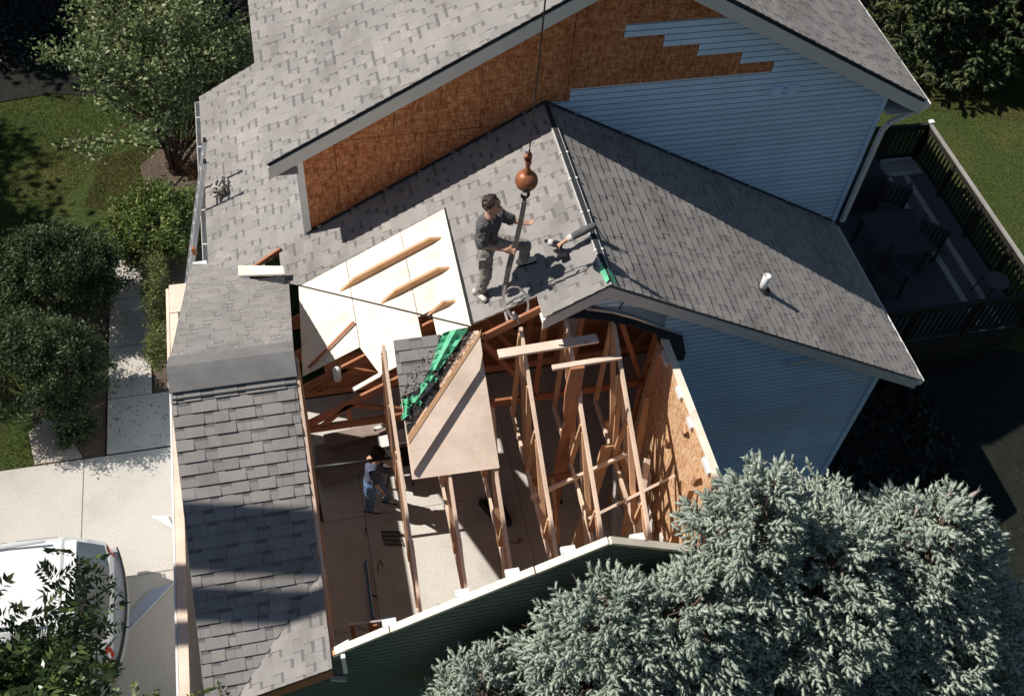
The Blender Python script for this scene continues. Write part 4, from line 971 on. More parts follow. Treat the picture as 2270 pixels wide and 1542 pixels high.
figure('shirt', [[(mid('pel', 'waist', .3), .145), (J['waist'], .14), (J['chest'], .152), (mid('chest', 'neck', .6), .105)], [(J['shR'], .085), (J['chest'], .14), (J['shL'], .085)],
                 [(J['shR'], .082), (mid('shR', 'elR', .45), .076), (mid('shR', 'elR', .86), .072)], [(J['shL'], .08), (mid('shL', 'elL', .45), .075), (mid('shL', 'elL', .9), .07)]], M['shirt'], p1, .010, 3, .05)
def trousers(J, mat, p, k=1.0):
    return figure('trousers', [[(J['hipR'], .105*k), (J['pel'], .135*k), (J['hipL'], .105*k)], [(J['pel'], .135*k), (J['pel'].lerp(J['waist'], .5), .13*k)],
                 [(J['hipR'], .108*k), (J['hipR'].lerp(J['kneeR'], .6), .09*k), (J['kneeR'], .082*k), (J['kneeR'].lerp(J['ankR'], .55), .075*k), (J['ankR'], .07*k)],
                 [(J['hipL'], .108*k), (J['hipL'].lerp(J['kneeL'], .6), .09*k), (J['kneeL'], .082*k), (J['kneeL'].lerp(J['ankL'], .55), .075*k), (J['ankL'], .07*k)]], mat, p, .010, 3, .05)
trousers(J, M['trouser'], p1)
def shoe(a, d_, upv, p, mat='shoe', L_=.15):
    d_ = Vector(d_).normalized(); u = Vector(upv).normalized(); f = figure('shoe', [[(a-d_*.05-u*.02, .045), (a-u*.035+d_*.07, .045), (a-u*.045+d_*L_, .036)], [(a, .046), (a+u*.03, .044)]], M[mat], p, .011, 2)
    MB().beam(a-d_*.095-u*.083, a+d_*(L_+.025)-u*.086, .085, .02, u).build('sole', M['sole'], f)
nG = Vector((-pL, 0, 1)).normalized()
shoe(V(-3.10, -5.80, gL(-3.10))+nG*.095, (.35, -.75, .2), nG, p1); shoe(V(-1.78, -5.5, gL(-1.78))+nG*.095, (1, -.25, pL), nG, p1)
mb = MB(); mb.box(J['hipR']+Vector((-.06, -.11, -.08)), (.09, .045, .16)); mb.build('tool_pouch', M['trouser'], p1)
MB().lathe([(.143, -.02), (.147, 0), (.143, .02)], J['pel']+Vector((0, 0, .085)), (0, 0, 1), 20).build('belt', M['sling_dark'], p1, True)

# second worker: only a forearm reaches over the ridge with a cordless tool
p2 = empty('person', 'forearm in a dark sleeve reaching down from the ridge, bare hand on a cordless tool', 'person', V(-.6, -5.73, 14.4))
a0, a1, a2 = V(-.05, -5.72, 14.86), V(-.62, -5.73, 14.52), V(-.86, -5.74, 14.36)
figure('body', [[(a0, .035), (a1, .036), (a2, .028)]]+hand(a2, (-1, 0, -.45), (0, -.6, -1), curl=.8), M['skin'], p2, .009, 1)
figure('sleeve', [[(a0, .05), (a0.lerp(a1, .5), .055), (a1.lerp(a2, .1), .046)]], M['shirt'], p2, .012, 3)
figure('cuff', [[(a1.lerp(a2, .0), .05), (a1.lerp(a2, .16), .048)]], M['glove'], p2, .01, 1)
tl_ = empty('cordless_tool', 'small cordless power tool held by the reaching hand near the ridge', 'power tool', V(-1.05, -5.65, 14.1))
tc = V(-1.05, -5.62, 14.24); dd = Vector((-.75, .55, -.1)).normalized()
MB().lathe([(.03, -.11), (.042, -.1), (.045, .04), (.035, .07), (.022, .08), (.02, .13)], tc, dd, 14).build('motor_body', M['black'], tl_, True)
MB().lathe([(.046, .0), (.047, .05), (.04, .075)], tc, dd, 14).build('gear_case', M['trim'], tl_, True)
MB().beam(tc-dd*.06, tc-dd*.05+Vector((.03, -.14, -.05)), .035, .045).build('handle', M['black'], tl_); MB().box(tc-dd*.04+Vector((.04, -.16, -.055)), (.10, .07, .06)).build('battery', M['black'], tl_)
MB().tube(spline([V(.02, -5.72, 14.9), V(.3, -5.85, gR(.3)+.15), V(.6, -5.95, gR(.6)+.1), V(1.0, -6.02, gR(1.0)+.08)]), .006, 5).build('cord', M['black'], tl_, True)

# worker on the garage floor
p3 = empty('person', 'worker in dark blue-grey tee, jeans and dark cap on the garage floor by the lumber', 'person', V(-6.55, -5.3, .72))
o = Vector((0, 0, 0)); K = dict(hipR=V(-6.62, -5.45, 2.62), hipL=V(-6.36, -5.2, 2.62), kneeR=V(-6.62, -5.42, 1.68), ankR=V(-6.68, -5.42, .92), kneeL=V(-6.15, -5.2, 1.72), ankL=V(-6.0, -5.15, .92), pel=V(-6.5, -5.32, 2.7), waist=V(-6.45, -5.3, 3.02), chest=V(-6.38, -5.25, 3.45), shR=V(-6.5, -5.6, 3.75), shL=V(-6.2, -5.0, 3.75), neck=V(-6.32, -5.25, 3.9), elR=V(-6.42, -5.75, 3.1), haR=V(-6.22, -5.72, 2.5), elL=V(-5.95, -4.95, 3.25), haL=V(-5.72, -5.0, 2.9))
bd = [[(K['pel'], .12), (K['waist'], .115), (K['chest'], .13), (K['neck'], .07)], [(K['shR'], .065), (K['chest'], .11), (K['shL'], .065)], [(K['hipR'], .09), (K['kneeR'], .06), (K['ankR'], .04)], [(K['hipL'], .09), (K['kneeL'], .06), (K['ankL'], .04)], [(K['shR'], .055), (K['elR'], .04), (K['haR'], .028)], [(K['shL'], .055), (K['elL'], .04), (K['haL'], .028)]]
bd += hand(K['haR'], (.3, 0, -1), (.8, .4, 0), curl=.6)+hand(K['haL'], (.6, 0, -.8), (0, .5, -.5), curl=.6)
lat = head(p3, V(-6.24, -5.22, 4.18), (.8, -.1, -.5), (.2, 0, 1), .115, bd, False)
figure('body', bd, M['skin'], p3, .012, 2); lat()
figure('tee', [[(K['pel'], .14), (K['waist'], .137), (K['chest'], .15), (K['chest'].lerp(K['neck'], .6), .1)], [(K['shR'], .083), (K['chest'], .14), (K['shL'], .083)], [(K['shR'], .08), (K['shR'].lerp(K['elR'], .75), .07)], [(K['shL'], .08), (K['shL'].lerp(K['elL'], .75), .07)]], M['tee'], p3, .012, 3, .04)
trousers(K, M['jeans'], p3)
shoe(V(-6.68, -5.42, .9), (.9, -.3, 0), (0, 0, 1), p3); shoe(V(-6.0, -5.15, .9), (.9, -.3, 0), (0, 0, 1), p3)
cf_ = Vector((.8, -.1, -.5)).normalized(); cu = Vector((.5, 0, .86)); cc_ = V(-6.27, -5.22, 4.22)
MB().lathe([(.128, -.01), (.128, .03), (.115, .075), (.07, .11), (.001, .12)], cc_, cu, 20).build('cap', M['hair'], p3, True)
MB().lathe([(.11, -.004), (.12, 0), (.11, .004)], cc_+cf_*.1, cu, 18).build('cap_brim', M['trim'], p3, True)
# ------------------------------------------------------------------ things in the open garage
def board(label, pts, z, th, mat, name='plank', cat='plank', group='boards stacked on the garage floor'):
    mb = MB(); mb.prism([V(x, y, z) for x, y in pts], (0, 0, -th)); return tag(mb.build(name, mat), label, cat, group)
M['greyboard'] = mat_wood('dusty_boards', (0.30, 0.235, 0.20), 'X', .4, .25)
zt = .72
for k, (lb, P) in enumerate((('widest dusty board at the bottom of the pile by the back of the garage', [(-8.4, -3.2), (-4.9, -2.6), (-4.9, -2.0), (-8.4, -2.4)]),
                    ('dusty board crossing the pile at a slant, nearest the worker', [(-8.5, -3.9), (-5.0, -3.3), (-5.0, -2.7), (-8.5, -3.3)]),
                    ('upper dusty board lying straight on top of the pile', [(-8.0, -2.7), (-4.6, -2.3), (-4.6, -1.8), (-8.0, -2.1)]),
                    ('short dusty offcut on the near corner of the pile', [(-8.3, -4.5), (-6.6, -4.0), (-6.6, -3.55), (-8.35, -3.95)]))):
    z = zt+.2+.12*k; board(lb, P, z, .05, M['greyboard'])
for i, (lb, P) in enumerate((('sunlit white foam panel beside the lumber pile, right piece', [(-5.45, -3.2), (-4.7, -3.1), (-4.7, -2.5), (-5.45, -2.6)]), ('sunlit white foam panel beside the lumber pile, left piece', [(-6.0, -3.25), (-5.5, -3.2), (-5.5, -2.7), (-6.0, -2.75)]), ('thin white strip lying behind the foam panels', [(-6.1, -2.45), (-5.5, -2.3), (-5.5, -2.15), (-6.1, -2.3)]))):
    board(lb, P, 1.45+.01*i, .04, M['white'], 'foam_panel', 'panel', 'white foam panels')
# black machine (portable saw) under the bare truss
ts = empty('table_saw', 'black portable table saw with grey guard beside the worker', 'saw', V(-5.55, -4.25, .72))
MB().box(V(-5.45, -4.25, 2.05), (.52, .38, .14)).build('table', M['black'], ts); MB().box(V(-5.45, -4.25, 1.7), (.4, .3, .2)).build('housing', M['dark_steel'], ts)
MB().lathe([(.16, -.02), (.17, 0), (.16, .02)], V(-5.95, -4.35, 2.2), (.3, .6, 1), 18).build('guard', M['steel'], ts, True)
MB().lathe([(.05, 0), (.05, .03)], V(-5.25, -4.1, 2.2), (0, 0, 1), 12).build('dial', M['dark_steel'], ts, True)
for dx, dy in ((-.18, -.13), (.18, -.13), (-.18, .13), (.18, .13)):
    MB().beam(V(-5.45, -4.25, 1.6)+Vector((dx, dy, 0)), V(-5.45, -4.25, .72)+Vector((dx*1.3, dy*1.3, 0)), .03, .03, (1, 0, 0)).build('leg', M['dark_steel'], ts)
tube_thing('pole', [V(-8.45, -5.5, 4.4), V(-5.4, -5.6, 4.4)], .028, M['black'], 'dark round pole spanning level from the cut roof edge past the worker', 'pole')
for x, lb in ((-8.3, 'far end'), ):
    MB().beam(V(-8.45, -5.5, .72), V(-8.45, -5.5, 4.4), .05, .05, (1, 0, 0)).build('pole_stand', M['dark_steel'], bpy.data.objects['pole'])
# blue spirit level, T-shaped stand
lv = empty('spirit_level', 'long blue spirit level lying on the dark garage floor', 'level', V(-7.1, -8.5, .73))
MB().beam(V(-7.09, -7.45, .80), V(-7.12, -9.65, .80), .06, .04).build('rail', M['jeans'], lv); MB().beam(V(-7.05, -7.5, .83), V(-7.08, -9.6, .83), .018, .03).build('measuring_edge', M['white'], lv)
for y in (-7.9, -8.55, -9.2): MB().box(V(-7.1, y, .85), (.03, .06, .02)).build('vial', M['green'], lv)
st = empty('clamp_stand', 'steel clamp bar on short timber stands by the front wall', 'clamp', V(-7.6, -10.6, .72))
MB().beam(V(-8.5, -10.4, 2.5), V(-6.5, -10.5, 2.5), .03, .035).build('bar', M['alu'], st); MB().box(V(-6.65, -10.5, 2.55), (.2, .08, .05)).build('grip', M['black'], st)
for x, w_ in ((-7.2, .13), (-7.85, .06)): MB().beam(V(x, -10.55, 2.45), V(x+.05, -10.8, .72), w_, .05, (0, 1, 0)).build('timber_leg', M['rust_wood'], st)
MB().box(V(-7.85, -10.45, 2.5), (.07, .05, .12)).build('sliding_jaw', M['alu'], st)
# mesh grate, drain, bucket lid, sawhorse silhouettes
gr_ = empty('floor_grate', 'small metal floor grate at the edge of the sunlit patch', 'grate', V(-6.05, -6.6, .72))
for k in range(8):
    MB().beam(V(-6.4+.09*k, -6.3-.02*k, .735), V(-6.3+.09*k, -6.95-.02*k, .735), .016, .012).build('bar', M['dark_steel'], gr_)
for k in range(4): MB().beam(V(-6.4, -6.35-.17*k, .735), V(-5.7, -6.5-.17*k, .735), .01, .01).build('cross_bar', M['dark_steel'], gr_)
bk = empty('tool_bag', 'black open tool bag in the shade between two trusses', 'bag', V(-2.4, -6.2, .72))
MB().prism([V(-2.7, -5.9, .73), V(-1.9, -6.1, .73), V(-1.7, -7.0, .73), V(-2.2, -6.9, .73)], (0, 0, .22)).build('bag_body', M['black'], bk)
MB().tube(spline([V(-2.6, -6.0, 1.2), V(-2.4, -6.2, 1.6), V(-2.0, -6.6, 1.6), V(-1.9, -6.9, 1.2)]), .014, 6).build('handle', M['black'], bk, True)
for (x, y), lb in (((.3, -6.3), 'small round floor drain fitting near the leaning plank'), ((-1.5, -7.6), 'small dark offcut lying on the shaded floor')):
    if 'drain' in lb:
        d_ = MB().lathe([(.05, 0), (.06, .01), (.04, .03), (.02, .06), (.001, .06)], V(x, y, .72), n=14).build('drain_cap', M['dark_steel'], None, True); tag(d_, lb, 'drain')
    else: tag(MB().box(V(x, y, .74), (.1, .06, .02)).build('wood_offcut', M['rust_wood']), lb, 'offcut')
lp = MB().lathe([(.02, .16), (.03, .13), (.05, .05), (.055, 0), (.03, -.06)], V(-1.6, -5.2, 6.4), (.3, -.2, 1), 12).build('light_bulb', M['white'], None, True); tag(lp, 'white lamp fitting dangling below the brown end truss', 'lamp')
R = random.Random(21); k = 0
for i in range(26):
    x, y = R.uniform(-8.1, 1.2), R.uniform(-11.5, -5.8); a = R.uniform(0, 3); l = R.uniform(.03, .11)
    dv = Vector((cos(a), sin(a), 0))*l
    o_ = MB().beam(V(x, y, .745)-dv, V(x, y, .745)+dv, R.uniform(.008, .025), .012).build('wood_scrap', R.choice([M['lumY'], M['rust_wood'], M['white'], M['felt']]))
    tag(o_, 'tiny splinter scattered on the garage floor', 'scrap', 'splinters scattered on the garage floor')
# sheet stacks along the front inside corner
board('plywood shelf board by the front wall peak', [(-1.1, -12.6), (1.7, -12.2), (1.7, -11.3), (-.6, -11.6)], 4.2, .04, M['greyboard'], 'shelf_board', 'board', None)
# things stored in the dark back of the garage
bx_ = empty('storage_bin', 'dim grey storage bin in the dark back of the garage', 'bin', V(-6.8, -4.2, 8.9))
MB().box(V(-6.9, -4.0, 9.4), (.55, .4, .35)).build('tub', M['dark_steel'], bx_); MB().box(V(-6.9, -4.0, 9.82), (.6, .44, .04)).build('lid', M['steel'], bx_)
pb = MB().lathe([(.05, 0), (.055, .02), (.055, .22), (.03, .25)], V(-7.3, -6.1, 10.0), n=12).build('white_bottle', M['white'], None, True); tag(pb, 'white bottle standing by the truss heel under the plywood', 'bottle')

# ------------------------------------------------------------------ ladder against the left gutter
ld = empty('extension_ladder', 'grey extension ladder leaning on the left gutter with an orange rung lock', 'ladder', V(-13.0, 4.5, .7))
T1, T2 = V(-10.72, 3.85, 9.95), V(-10.68, 4.95, 9.95); B1, B2 = V(-13.2, 3.0, .7), V(-13.2, 4.2, .7)
for a, b in ((T1, B1), (T2, B2)): MB().beam(a, b, .03, .075, (1, 0, .3)).build('rail', M['alu'], ld)
for k in range(1, 15):
    t = k/15; MB().tube([T1.lerp(B1, t), T2.lerp(B2, t)], .017, 8).build('rung', M['alu'], ld, True)
MB().box(T1+Vector((0, 0, .02)), (.05, .05, .06)).build('rail_cap', M['black'], ld); MB().box(T2+Vector((0, 0, .02)), (.05, .05, .06)).build('rail_cap', M['black'], ld)
M['orange'] = plain('orange_plastic', (.62, .20, .05), .45)
MB().box(T1.lerp(B1, .42), (.06, .06, .16)).build('rung_lock', M['orange'], ld)
MB().beam(T1.lerp(B1, .5)+Vector((-.03, -.03, 0)), T1.lerp(B1, .92)+Vector((-.03, -.03, 0)), .03, .07, (1, 0, .3)).build('fly_section', M['steel'], ld)
cb = empty('rope_bundle', 'tangled bundle of rope and straps tied at the ladder on the roof edge', 'rope', V(-10.6, 4.3, 8.4)); R = random.Random(4)
for k in range(7):
    P = [V(-10.55+R.uniform(-.15, .45), 4.1+R.uniform(-.45, .45), gL(-10.4)+R.uniform(.12, .4)) for _ in range(6)]
    MB().tube(spline(P, 4), .016, 6).build('rope_loop', M['sling_dark'] if k % 2 else M['rope'], cb, True)

# ------------------------------------------------------------------ thin flat coloured sheets on the driveway
M['sheet'] = plain('grey_metal_sheet', (0.42, 0.46, 0.54), .3, .06, 4, metal=.3)
def dsheet(pts, label, mat):
    mb = MB(); mb.prism([V(x, y, .76+.012*k) for k, (x, y) in enumerate(pts)], (0, 0, -.01)); o_ = mb.build('metal_sheet', mat)
    for a, b in ((0, 1),): MB().beam(V(*pts[a], .77), V(*pts[b], .785), .015, .012).build('folded_edge', M['white'], o_)
    tag(o_, label, 'metal sheet', 'thin sheets on the driveway')  # thin flat coloured patches, metal is only a guess
dsheet([(-15.4, -8.74), (-13.67, -7.03), (-14.47, -7.18), (-15.0, -7.7), (-15.14, -7.89)], 'long grey-blue metal sheet lying in the shade on the driveway', M['sheet'])
dsheet([(-13.62, -4.95), (-14.4, -4.28), (-13.85, -4.36)], 'small bright white triangular sheet on the sunlit driveway', M['white'])

# ------------------------------------------------------------------ minivan on the driveway
van = empty('minivan', 'white minivan parked under the leafy tree on the driveway', 'minivan', V(-20, -8.2, .7))
M['carwhite'] = plain('white_car_paint', (.84, .84, .83), .18, .01, 2, spec=.6)
M['glass'] = plain('tinted_glass', (.035, .05, .052), .06, .1, 2, spec=.8)
M['lamp_red'] = plain('red_lens', (.45, .03, .02), .15); M['bumper'] = plain('silver_bumper', (.48, .49, .50), .35, .05, 4, metal=.4); M['tyre'] = plain('tyre', (.02, .02, .021), .8)
cx0, cy0 = -15.35*S, -8.2*S       # tail end, centre line
def section(x, hw, zlo, zbelt, ztop, tuck):
    """half-rounded body ring from sill over the roof to the other sill"""
    P = []
    for y, z in ((hw*.93, zlo), (hw, zlo+.18), (hw*1.0, zbelt-.12), (hw*.97, zbelt), (hw*tuck, ztop-.13), (hw*tuck*.86, ztop-.03), (hw*tuck*.45, ztop), (0, ztop+.012)): P.append((y, z))
    P = P+[(-y, z) for y, z in P[-2::-1]]
    return [Vector((cx0-x, cy0+y, z)) for y, z in P]
secs = [(.0, .86, .42, .86, .98, .9), (.05, .93, .30, 1.0, 1.12, .9), (.22, .95, .26, 1.05, 1.5, .84), (.5, .96, .26, 1.06, 1.72, .80), (1.2, .97, .24, 1.06, 1.78, .80), (2.4, .97, .24, 1.06, 1.77, .80), (3.0, .96, .24, 1.04, 1.64, .80), (3.55, .95, .26, 1.02, 1.22, .86), (4.2, .92, .28, .95, 1.05, .9), (4.6, .84, .34, .78, .85, .92)]
rings = [section(*s_) for s_ in secs]; mb = MB()
for a, b in zip(rings[:-1], rings[1:]):
    for k in range(len(a)-1): mb.face([a[k], a[k+1], b[k+1], b[k]])
mb.face(rings[0][::-1]); mb.face(rings[-1]); vb = mb.build('body', M['carwhite'], van, True)
def patch(i0, i1, k0, k1, t0, t1, name, mat, off=.012):
    """window pane lying just proud of the body between rings i0,i1 and rows k0,k1"""
    a, b = rings[i0], rings[i1]; c = Vector((0, 0, 0))
    q = [a[k0].lerp(b[k0], t0), a[k0].lerp(b[k0], t1), a[k1].lerp(b[k1], t1), a[k1].lerp(b[k1], t0)]
    cen = sum(q, Vector())/4; q = [p.lerp(cen, .06) for p in q]; nrm = (q[1]-q[0]).cross(q[2]-q[0]).normalized()
    ctr = Vector((cx0-2.2, cy0, 1.0))
    if nrm.dot(cen-ctr) < 0: nrm = -nrm
    MB().solid([p+nrm*off for p in q], [p-nrm*.01 for p in q]).build(name, mat, van)
for k0, k1 in ((3, 4), (10, 11)):
    for t in ((3, 4, .1, .95), (4, 5, .05, .5), (4, 5, .53, .98), (5, 6, .1, .95)): patch(t[0], t[1], k0, k1, t[2], t[3], 'side_window', M['glass'])
mb = MB(); q = [Vector((cx0-.05, cy0+y, 1.17)) for y in (-.76, -.4, 0, .4, .76)]; q2 = [Vector((cx0-.36, cy0+y, 1.70)) for y in (.62, .35, 0, -.35, -.62)]
bulge = [Vector((.12-.10*abs(y/.76)**2, 0, 0)) for y in (-.76, -.4, 0, .4, .76)]
for k in range(4): mb.prism([q[k]+bulge[k], q[k+1]+bulge[k+1], q2[3-k]+bulge[k+1], q2[4-k]+bulge[k]], (-.03, 0, -.02))
rw = mb.build('rear_window', M['glass'], van); MB().beam(Vector((cx0+.0, cy0+.05, 1.14)), Vector((cx0-.1, cy0-.4, 1.28)), .018, .02).build('wiper', M['black'], rw)
mb = MB(); Pb = [Vector((cx0+.16-.13*abs(y/.95)**2.2, cy0+y, 0)) for y in [-.97+.194*k for k in range(11)]]
for a, b in zip(Pb[:-1], Pb[1:]): mb.prism([a+Vector((0, 0, .66)), b+Vector((0, 0, .66)), b+Vector((0, 0, .38)), a+Vector((0, 0, .38))], (-.15, 0, 0))
bp = mb.build('rear_bumper', M['bumper'], van)
for zz in (.60, .68): MB().tube([p+Vector((.012, 0, zz)) for p in Pb], .012, 6).build('bumper_trim', M['black'], bp, True)
for s_ in (-1, 1):
    mb = MB(); mb.prism([Vector((cx0+.015, cy0+s_*.78, .72)), Vector((cx0-.04, cy0+s_*.91, .72)), Vector((cx0-.06, cy0+s_*.88, .98)), Vector((cx0-.01, cy0+s_*.74, .98))], (.02, 0, 0)); mb.build('tail_lamp', M['lamp_red'], van)
    MB().beam(Vector((cx0-.7, cy0+s_*.62, 1.8)), Vector((cx0-2.6, cy0+s_*.62, 1.8)), .03, .03).build('roof_rail', M['bumper'], van)
    for xx in (.95, 3.75):
        wh = MB().lathe([(.22, -.09), (.31, -.085), (.325, -.04), (.325, .04), (.31, .085), (.22, .09)], Vector((cx0-xx, cy0+s_*.86, .325)), (0, 1, 0), 26).build('wheel', M['tyre'], van, True)
        MB().lathe([(.02, -.1), (.2, -.092), (.215, -.06), (.215, .06), (.2, .092), (.02, .1)], Vector((cx0-xx, cy0+s_*.865, .325)), (0, 1, 0), 20).build('rim', M['alu'], wh, True)
MB().beam(Vector((cx0-.36, cy0-.6, 1.74)), Vector((cx0-.36, cy0+.6, 1.74)), .16, .035).build('spoiler', M['carwhite'], van)

# ------------------------------------------------------------------ deck, railing and furniture
zd, zq = 2.0, 4.1
dk = empty('deck', 'dark timber deck with two pale boards beside the house', 'deck', V(17, 3, .7))
x = 12.15; k = 0
while x < 21.4:
    pale = (16.2 < x < 20.8) and (abs(x-19.35) < .16 or abs(x-20.35) < .16)
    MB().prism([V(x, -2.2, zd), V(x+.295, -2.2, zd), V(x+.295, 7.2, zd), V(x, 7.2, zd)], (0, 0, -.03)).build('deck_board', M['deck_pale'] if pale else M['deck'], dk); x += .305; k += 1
MB().prism([V(12.1, 7.22, zd+.02), V(21.45, 7.22, zd+.02), V(21.45, 7.55, zd+.02), V(12.1, 7.55, zd+.02)], (0, 0, -.03)).build('edge_board', M['deck_pale'], dk)
y = 7.6
while y < 8.5: MB().prism([V(12.1, y, zd), V(21.45, y, zd), V(21.45, y+.28, zd), V(12.1, y+.28, zd)], (0, 0, -.03)).build('deck_board', M['deck_pale'], dk); y += .3
for a, b in (((12.15, -2.25), (21.5, -2.25)), ((21.5, -2.25), (21.5, 8.5)), ((12.15, 8.5), (21.5, 8.5))):
    MB().prism([V(*a, zd-.07), V(*b, zd-.07), V(*b, .75), V(*a, .75)], (.03, .03, 0)).build('skirt', M['rail'], dk)
def railing(a, b, label, gap=.3, posts=4, lat=False):
    t = empty('deck_railing', label, 'railing', V((a[0]+b[0])/2, (a[1]+b[1])/2, zd), 'railings round the deck')
    A, B = V(*a, zq), V(*b, zq); L_ = (B-A).length
    MB().beam(A, B, .07, .038).build('top_rail', M['deck_pale'] if 'sunlit' in label else M['rail'], t); MB().beam(A-Vector((0, 0, .10)), B-Vector((0, 0, .10)), .04, .085).build('upper_rail', M['rail'], t)  # sunlit railing gets a paler cap, so the sunlight sits in its colour
    MB().beam(A-Vector((0, 0, .86)), B-Vector((0, 0, .86)), .04, .085).build('lower_rail', M['rail'], t)
    for k in range(posts):
        p = A.lerp(B, k/(posts-1)); MB().beam(p-Vector((0, 0, .98)), p+Vector((0, 0, -.025)), .09, .09, (1, 0, 0)).build('post', M['rail'], t)
    n = int(L_/.125); d_ = (B-A).normalized()
    for k in range(1, n):
        p = A.lerp(B, k/n); MB().beam(p-Vector((0, 0, .86)), p-Vector((0, 0, .10)), .045, .03, d_).build('baluster', M['rail'], t)
    return t
railing((21.5, 8.3), (21.5, -2.2), 'long far railing of the deck with a sunlit cap along the lawn', posts=5)
railing((17.6, 8.4), (21.5, 8.3), 'short back railing at the top end of the deck, lawn showing between its balusters', posts=3)
railing((13.2, -2.22), (21.4, -2.2), 'near railing of the deck beyond the garage eave, in deep shade', posts=4)
pc = MB().box(V(21.55, 8.35, zq+.08), (.1, .1, .05)).build('post_cap', M['white']); tag(pc, 'white post cap on the far corner of the deck railing', 'post cap')
def chair(loc, rz, label):
    t = empty('deck_chair', label, 'chair', loc, 'slat-back chairs on the deck'); Rm = Matrix.Rotation(rz, 3, 'Z'); g = lambda x, y, z: loc+Rm @ Vector((x, y, z))
    mb = MB()
    MB().solid([g(-.26, -.25, .44), g(.26, -.25, .44), g(.26, .25, .42), g(-.26, .25, .42)], [g(-.26, -.25, .40), g(.26, -.25, .40), g(.26, .25, .38), g(-.26, .25, .38)]).build('seat', M['rail2'], t)
    for sx in (-.25, .25):
        MB().beam(g(sx, -.25, 0), g(sx, -.25, .64), .04, .04, (1, 0, 0)).build('leg', M['rail2'], t); MB().beam(g(sx, .25, 0), g(sx, .38, 1.02), .04, .045, (1, 0, 0)).build('leg', M['rail2'], t)
        MB().beam(g(sx, -.27, .65), g(sx, .3, .65), .06, .025).build('armrest', M['rail2'], t)
    MB().beam(g(-.26, .38, 1.0), g(.26, .38, 1.0), .03, .07, (0, 1, 0)).build('top_rail', M['rail2'], t); MB().beam(g(-.26, .27, .5), g(.26, .27, .5), .03, .05, (0, 1, 0)).build('lower_rail', M['rail2'], t)
    for k in range(5):
        x_ = -.18+.09*k; MB().beam(g(x_, .275, .5), g(x_, .38, .98), .045, .015, Rm @ Vector((0, 1, 0))).build('slat', M['rail2'], t)
M['rail2'] = mat_wood('dark_furniture', (0.045, 0.04, 0.042), 'Z', .2, .2)
chair(V(18.6, 5.2, zd), 2.5, 'slat-back chair nearest the house corner'); chair(V(19.2, 2.6, zd), 2.45, 'slat-back chair in the middle of the deck, on the pale board'); chair(V(16.0, .4, zd), .3, 'slat-back chair half hidden by the garage eave')
tb_ = empty('deck_table', 'dark square table among the deck chairs', 'table', V(17.2, 2.6, zd)); tcn = V(17.2, 2.4, zd)
MB().box(tcn+Vector((0, 0, .72)), (1.15, 1.15, .04)).build('tabletop', M['rail2'], tb_)
for sx in (-1, 1):
    for sy in (-1, 1): MB().beam(tcn+Vector((sx*.5, sy*.5, 0)), tcn+Vector((sx*.5, sy*.5, .7)), .06, .06, (1, 0, 0)).build('leg', M['rail2'], tb_)
gl_ = empty('patio_stool', 'small rounded metal stool in the near corner of the deck', 'stool', V(21.0, -.4, zd)); gc = V(20.7, -.5, zd)
mb = MB(); mb.prism([gc+Vector((cos(a)*.26*(1 if abs(cos(a)) < .8 else .95), sin(a)*.24, .5)) for a in [2*pi*k/14 for k in range(14)]], (0, 0, -.03)); mb.build('seat', M['deck'], gl_)
for sx in (-1, 1):
    for sy in (-1, 1): MB().beam(gc+Vector((sx*.24, sy*.22, 0)), gc+Vector((sx*.17, sy*.16, .48)), .018, .018, (1, 0, 0)).build('leg', M['dark_steel'], gl_)
gb = empty('covered_grill', 'covered grill against the house wall on the deck', 'grill', V(16.6, 5.6, zd)); gq = V(16.9, 5.9, zd)
MB().solid([gq+Vector((x_, y_, .95)) for x_, y_ in ((-.45, -.26), (.45, -.26), (.45, .26), (-.45, .26))], [gq+Vector((x_, y_, .0)) for x_, y_ in ((-.5, -.3), (.5, -.3), (.5, .3), (-.5, .3))]).build('cover', M['felt'], gb)
MB().solid([gq+Vector((x_, y_, 1.12)) for x_, y_ in ((-.3, -.15), (.3, -.15), (.3, .15), (-.3, .15))], [gq+Vector((x_, y_, .95)) for x_, y_ in ((-.45, -.26), (.45, -.26), (.45, .26), (-.45, .26))]).build('cover_top', M['felt'], gb)

# ------------------------------------------------------------------ vegetation
def basis(d, rg):
    """orthonormal frames for direction rows d"""
    d = d/np.linalg.norm(d, axis=1, keepdims=True); a = rg.normal(size=d.shape); s = np.cross(d, a); s /= np.linalg.norm(s, axis=1, keepdims=True)
    return d, s, np.cross(d, s)
def leaf_mesh(name, P, Dr, L_, wr, mat, parent, rg, flat=0.0, kind=None):
    """one four-cornered, slightly folded leaf per row of P"""
    d, s, n = basis(Dr, rg)
    if flat:
        upv = np.tile([0, 0, 1.0], (len(d), 1)); n = n*(1-flat)+upv*flat; n -= d*np.sum(n*d, 1, keepdims=True); n /= np.linalg.norm(n, axis=1, keepdims=True); s = np.cross(n, d)
    l = L_[:, None]; w_ = l*wr
    v = np.stack([P, P+d*l*.45+s*w_*.5+n*w_*.16, P+d*l-n*l*.08, P+d*l*.45-s*w_*.5+n*w_*.16], 1).reshape(-1, 3)
    f = np.arange(len(P)*4).reshape(-1, 4)
    return tri_mesh(name, v, f, mat, parent, kind)
def bark(name, col): return plain(name, col, .9, .35, 20, bmp=.6, bscale=40)
M['bark'] = bark('bark', (0.12, 0.085, 0.065)); M['bark_red'] = bark('reddish_bark', (0.11, 0.055, 0.042))
